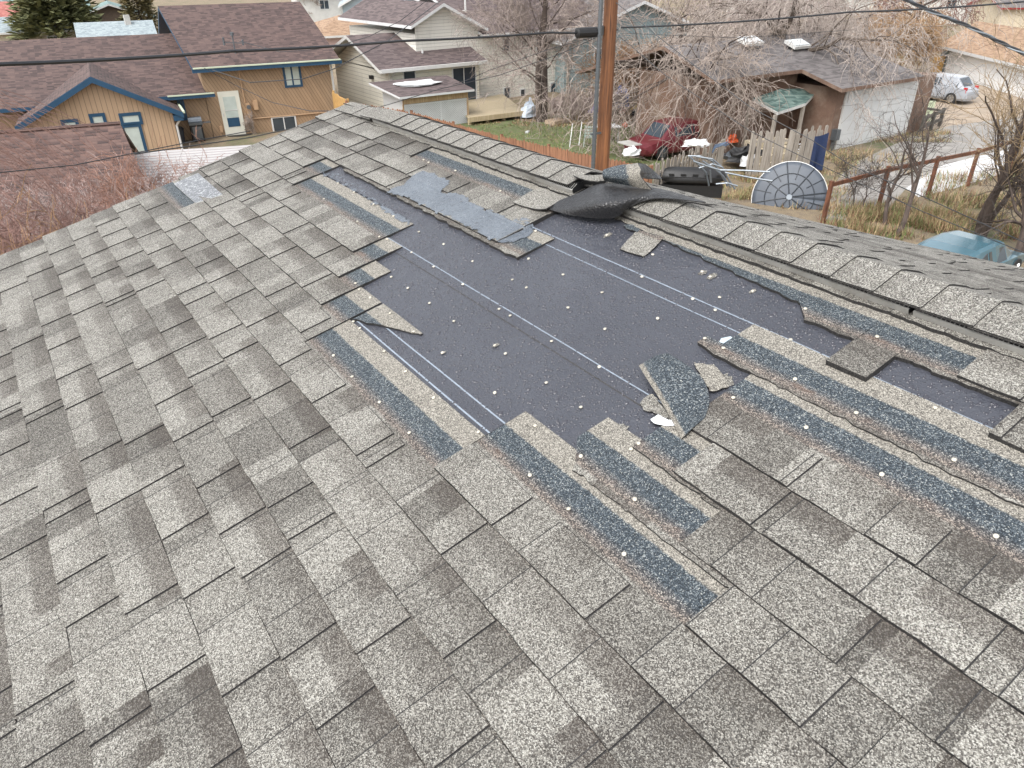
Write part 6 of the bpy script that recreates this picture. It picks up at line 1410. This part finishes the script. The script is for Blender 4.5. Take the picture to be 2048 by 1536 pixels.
tree('thorn_tree', [(tp(1700, 440, 27.0), (.0, .1, 1), .03, 1.4), (tp(1720, 440, 26.6), (.1, .1, 1), .03, 1.3)], CT, 'low dark brambles between the first and second rusty posts', B_DARK, T_BLK, 55)
# shrubs at the left
CS = dict(CF, seg=[5, 4, 4, 3], grav=[.02, .02, .0, 0], wig=[.16, .22, .28, .3], n=[7, 6, 5], lr=[.5, .55, .55], ang=[30, 38, 44], rr=[.6, .6, .6], rmin=.0055, t0=[.3, .2, .1], trunk_lv=0, tap=[.5, .5, .5, .6])
def shrub(c, rx, ry, h, n, label, twig, seed, rmin=.0055, lean=(0, 0)):
    rg = random.Random(seed); st = []
    for i in range(n):
        a = rg.uniform(0, 6.28); q = math.sqrt(rg.random()); x, y = rx * q * math.cos(a), ry * q * math.sin(a)
        st.append((np.array([c[0] + x, c[1] + y, 0]), (x / rx * .35 + lean[0] + rg.gauss(0, .1), y / ry * .35 + lean[1] + rg.gauss(0, .1), 1), rmin * 2.6, h * rg.uniform(.8, 1.1)))
    return tree('shrub', st, dict(CS, rmin=rmin), label, T_RED, twig, seed, 'shrub')
shrub((1.2, 19.0), 1.9, 1.6, 2.0, 80, 'bare grey-brown shrub rising behind our rake edge, before the brown roof', T_MAUVE, 61)
shrub((-.2, 14.5), 1.2, 1.6, 2.75, 60, 'bare red-brown shrub at the left edge beyond our roof', T_RED, 62)
shrub((2.75, 20.3), .8, .7, 2.1, 44, 'small rounded shrub with russet tips at the right end of the thicket', twig_mat('russet_twigs', (.30, .16, .11)), 63)
shrub((0.3, 21.5), 1.8, 1.0, 1.8, 44, 'hazy mauve shrub against the near brown roof', T_MAUVE, 64)
shrub((0.3, 11.5), .8, 1.0, 2.9, 40, 'ochre brown shrub low under our rake edge', twig_mat('ochre_twigs', (.33, .20, .11)), 65)
# weeping red twigs reaching in from the left
rg = random.Random(9); mb = MB()
for i in range(70):
    x, y = rg.uniform(-160, 0), rg.uniform(170, 330); D = rg.uniform(12, 16); p = dist_at(x, y, D); L_ = rg.uniform(1.2, 3.0); d = np.array([rg.uniform(.5, 1.0), rg.uniform(-.2, .2), rg.uniform(.0, -.5)]); pts = [p]
    for k in range(7): d = d / np.linalg.norm(d) + [0, 0, -.16]; d = d + [rg.gauss(0, .06), rg.gauss(0, .06), 0]; p = p + d / np.linalg.norm(d) * L_ / 7; pts.append(p)
    mb.tube(pts, [.0055 - .0005 * k for k in range(8)], 3, cap=False)
trw = MB(); trw.tube([(-3.2, 14, 0), (-3.0, 14, 3), (-2.4, 14.2, 5.2)], [.2, .16, .08], 8)
for i in range(16): trw.tube([(-2.6, 14.1, 3.5 + i * .1), (-1.6 + rg.uniform(-.4, .4), 14 + rg.uniform(-1.2, 1.2), 4.4 + rg.uniform(-.6, .6)), (-.6 + rg.uniform(-.4, .2), 14 + rg.uniform(-2, 2), 4.4 + rg.uniform(-1, .7))], [.05, .03, .012], 4)
WT = thing('weeping_tree', (-3.2, 14, 0), 'weeping tree at the left edge, thin red-brown twigs trailing over the near brown roof', 'tree'); trw.build('trunk', B_DARK, WT); mb.build('crown', T_RED, WT)
# evergreens: needle sprays on whorled limbs
def spray_mat(name, c1, c2, c3):
    N = NT(name); n = N.noise(1.2, N.geo(), 3); n2 = N.noise(14, N.geo(), 3); N.set(N.ramp(N.math('ADD', N.math('MULTIPLY', n, .5), N.math('MULTIPLY', n2, .5)), [(.35, c1), (.5, c2), (.66, c3)]), .8); return N.mat
def evergreen(c, h, w, n, label, mat, seed, low=.1):
    rg = random.Random(seed); t = thing('evergreen_tree', c, label, 'evergreen tree'); q = MB(); q.tube([c, c + [0, 0, h * .95]], [w * .06, .03], 8); q.build('trunk', B_DARK, t); mb = MB()
    for i in range(n):
        z = low + (1 - low) * (1 - math.sqrt(rg.random())) ; z = rg.random() ** .8 * (1 - low) + low
        rr_ = w * (1 - z) ** .7 * (.8 + .35 * noise.noise(Vector((z * 9, seed, i % 9)))); a = rg.uniform(0, 6.283); a += .5 * math.sin(z * 40)
        f = rg.uniform(.35, 1.05); p = c + np.array([rr_ * f * math.cos(a), rr_ * f * math.sin(a), h * z + rr_ * (1 - f) * .25 - .1 * f])
        s_ = rg.uniform(.25, .55) * w / 3.2; out = np.array([math.cos(a), math.sin(a), rg.uniform(-.15, .5)]); sd = np.array([-math.sin(a), math.cos(a), rg.uniform(-.4, .4)])
        for k in range(3):
            o_ = out + sd * rg.uniform(-.8, .8); o_ = o_ / np.linalg.norm(o_) * s_; wd = sd * s_ * .16 + np.array([0, 0, rg.uniform(-.1, .1) * s_]); b = p + np.array([rg.gauss(0, .1), rg.gauss(0, .1), rg.gauss(0, .1)]) * s_ * 2
            mb.face([b - wd, b + o_ * .5 - wd * 1.1, b + o_, b + o_ * .5 + wd * 1.1, b + wd])
    mb.build('crown', mat, t); return t
GN = spray_mat('needles', (.06, .07, .035), (.15, .16, .07), (.32, .30, .14)); GN2 = spray_mat('needles_bronze', (.07, .07, .035), (.17, .15, .07), (.34, .25, .12))
evergreen(at(128, 92), 9.0, 5.6, 5200, 'broad olive-green evergreen behind the long brown roof at the left', GN, 1)
evergreen(at(292, 82), 8.0, 2.9, 3000, 'narrower bronze-green evergreen left of the tall brown roof', GN2, 2)
evergreen(at(1160, 30, 0), 5.5, 3.4, 1600, 'olive evergreen far behind the utility pole', GN, 3); evergreen(at(2, 92, 0), 3.0, 2, 500, 'small green conifer tip at the left edge', GN, 4)
# straw, weeds and litter
def tufts(name, regions, n, h, mats, seed, wdt=.012):
    rg = random.Random(seed); mb = MB()
    for i in range(n):
        (x0, y0, x1, y1) = rg.choice(regions); px, py = rg.uniform(x0, x1), rg.uniform(y0, y1); p = at(px, py)
        if noise.noise(Vector((p[0] * .9, p[1] * .9, seed))) < -.12: continue
        for k in range(3):
            a = rg.uniform(0, 6.28); hh = h * rg.uniform(.4, 1.3); ln = rg.uniform(.1, 1.0); q = p + [rg.gauss(0, .07), rg.gauss(0, .07), 0]; tp_ = q + np.array([math.cos(a) * hh * ln, math.sin(a) * hh * ln, hh / (1 + ln)]); w = np.array([math.sin(a), -math.cos(a), 0]) * wdt
            mb.face([q - w, q + w, tp_], rg.randrange(len(mats)))
    return tag(mb.build(name, mats, loc=(0, 0, 0)), kind='stuff')
ST1 = plain('straw', (.42, .32, .18), .8, .25, 2); ST2 = plain('dull_straw', (.28, .20, .11), .8, .25, 2); GG1 = plain('grass_blade', (.12, .17, .05), .8, .3, 2); GG2 = plain('grass_blade_light', (.20, .24, .09), .8, .3, 2); RD = plain('dead_weed', (.20, .10, .06), .8, .3, 2)
tufts('dry_grass', [(1540, 300, 1830, 350), (1560, 310, 1700, 420), (1700, 265, 1900, 285), (1480, 325, 1580, 400), (1440, 350, 1560, 400)], 5200, .32, [ST1, ST2, ST1, GG2, RD], 1)
tufts('dry_grass', [(1640, 400, 2060, 480), (1850, 350, 2060, 480), (1700, 420, 1900, 470)], 5200, .5, [ST1, ST2, GG1, RD], 2)
tufts('grass', [(960, 245, 1300, 330), (1200, 245, 1400, 300)], 7000, .12, [GG1, GG2, GG1, ST2], 3, .016)
tufts('dry_grass', [(1230, 120, 1400, 240), (1150, 180, 1420, 250), (1500, 170, 1700, 260)], 3800, .6, [ST1, ST2, RD], 4, .02)
tufts('leaf_litter', [(930, 235, 1320, 252), (1100, 225, 1420, 255), (600, 225, 700, 300)], 2600, .12, [RD, ST2, ST1], 5, .03)
# brush behind the pole
shrub(at(1290, 205)[:2], 2.6, 1.8, 2.2, 40, 'rust-brown brush pile behind the utility pole', twig_mat('rust_twigs', (.36, .21, .11)), 71, .012)
shrub(at(1400, 190)[:2], 2.6, 1.8, 2.4, 34, 'tan brush pile under the tangled crowns', T_TAN, 72, .012)
shrub(at(1780, 150)[:2], 2.4, 1.5, 3.0, 34, 'tawny brush against the corner of the brown garage', twig_mat('tawny_twigs', (.36, .24, .14)), 73, .013)
shrub(at(1165, 238)[:2], 2.0, .8, 1.1, 30, 'low mauve brush on the lawn edge left of the utility pole', T_MAUVE, 74, .010)
shrub(FA.P(1.45, -.25, 0)[:2], .2, .12, .7, 4, 'thin leafless vine below the meter box on the cedar wall', T_TAN, 75, .008)
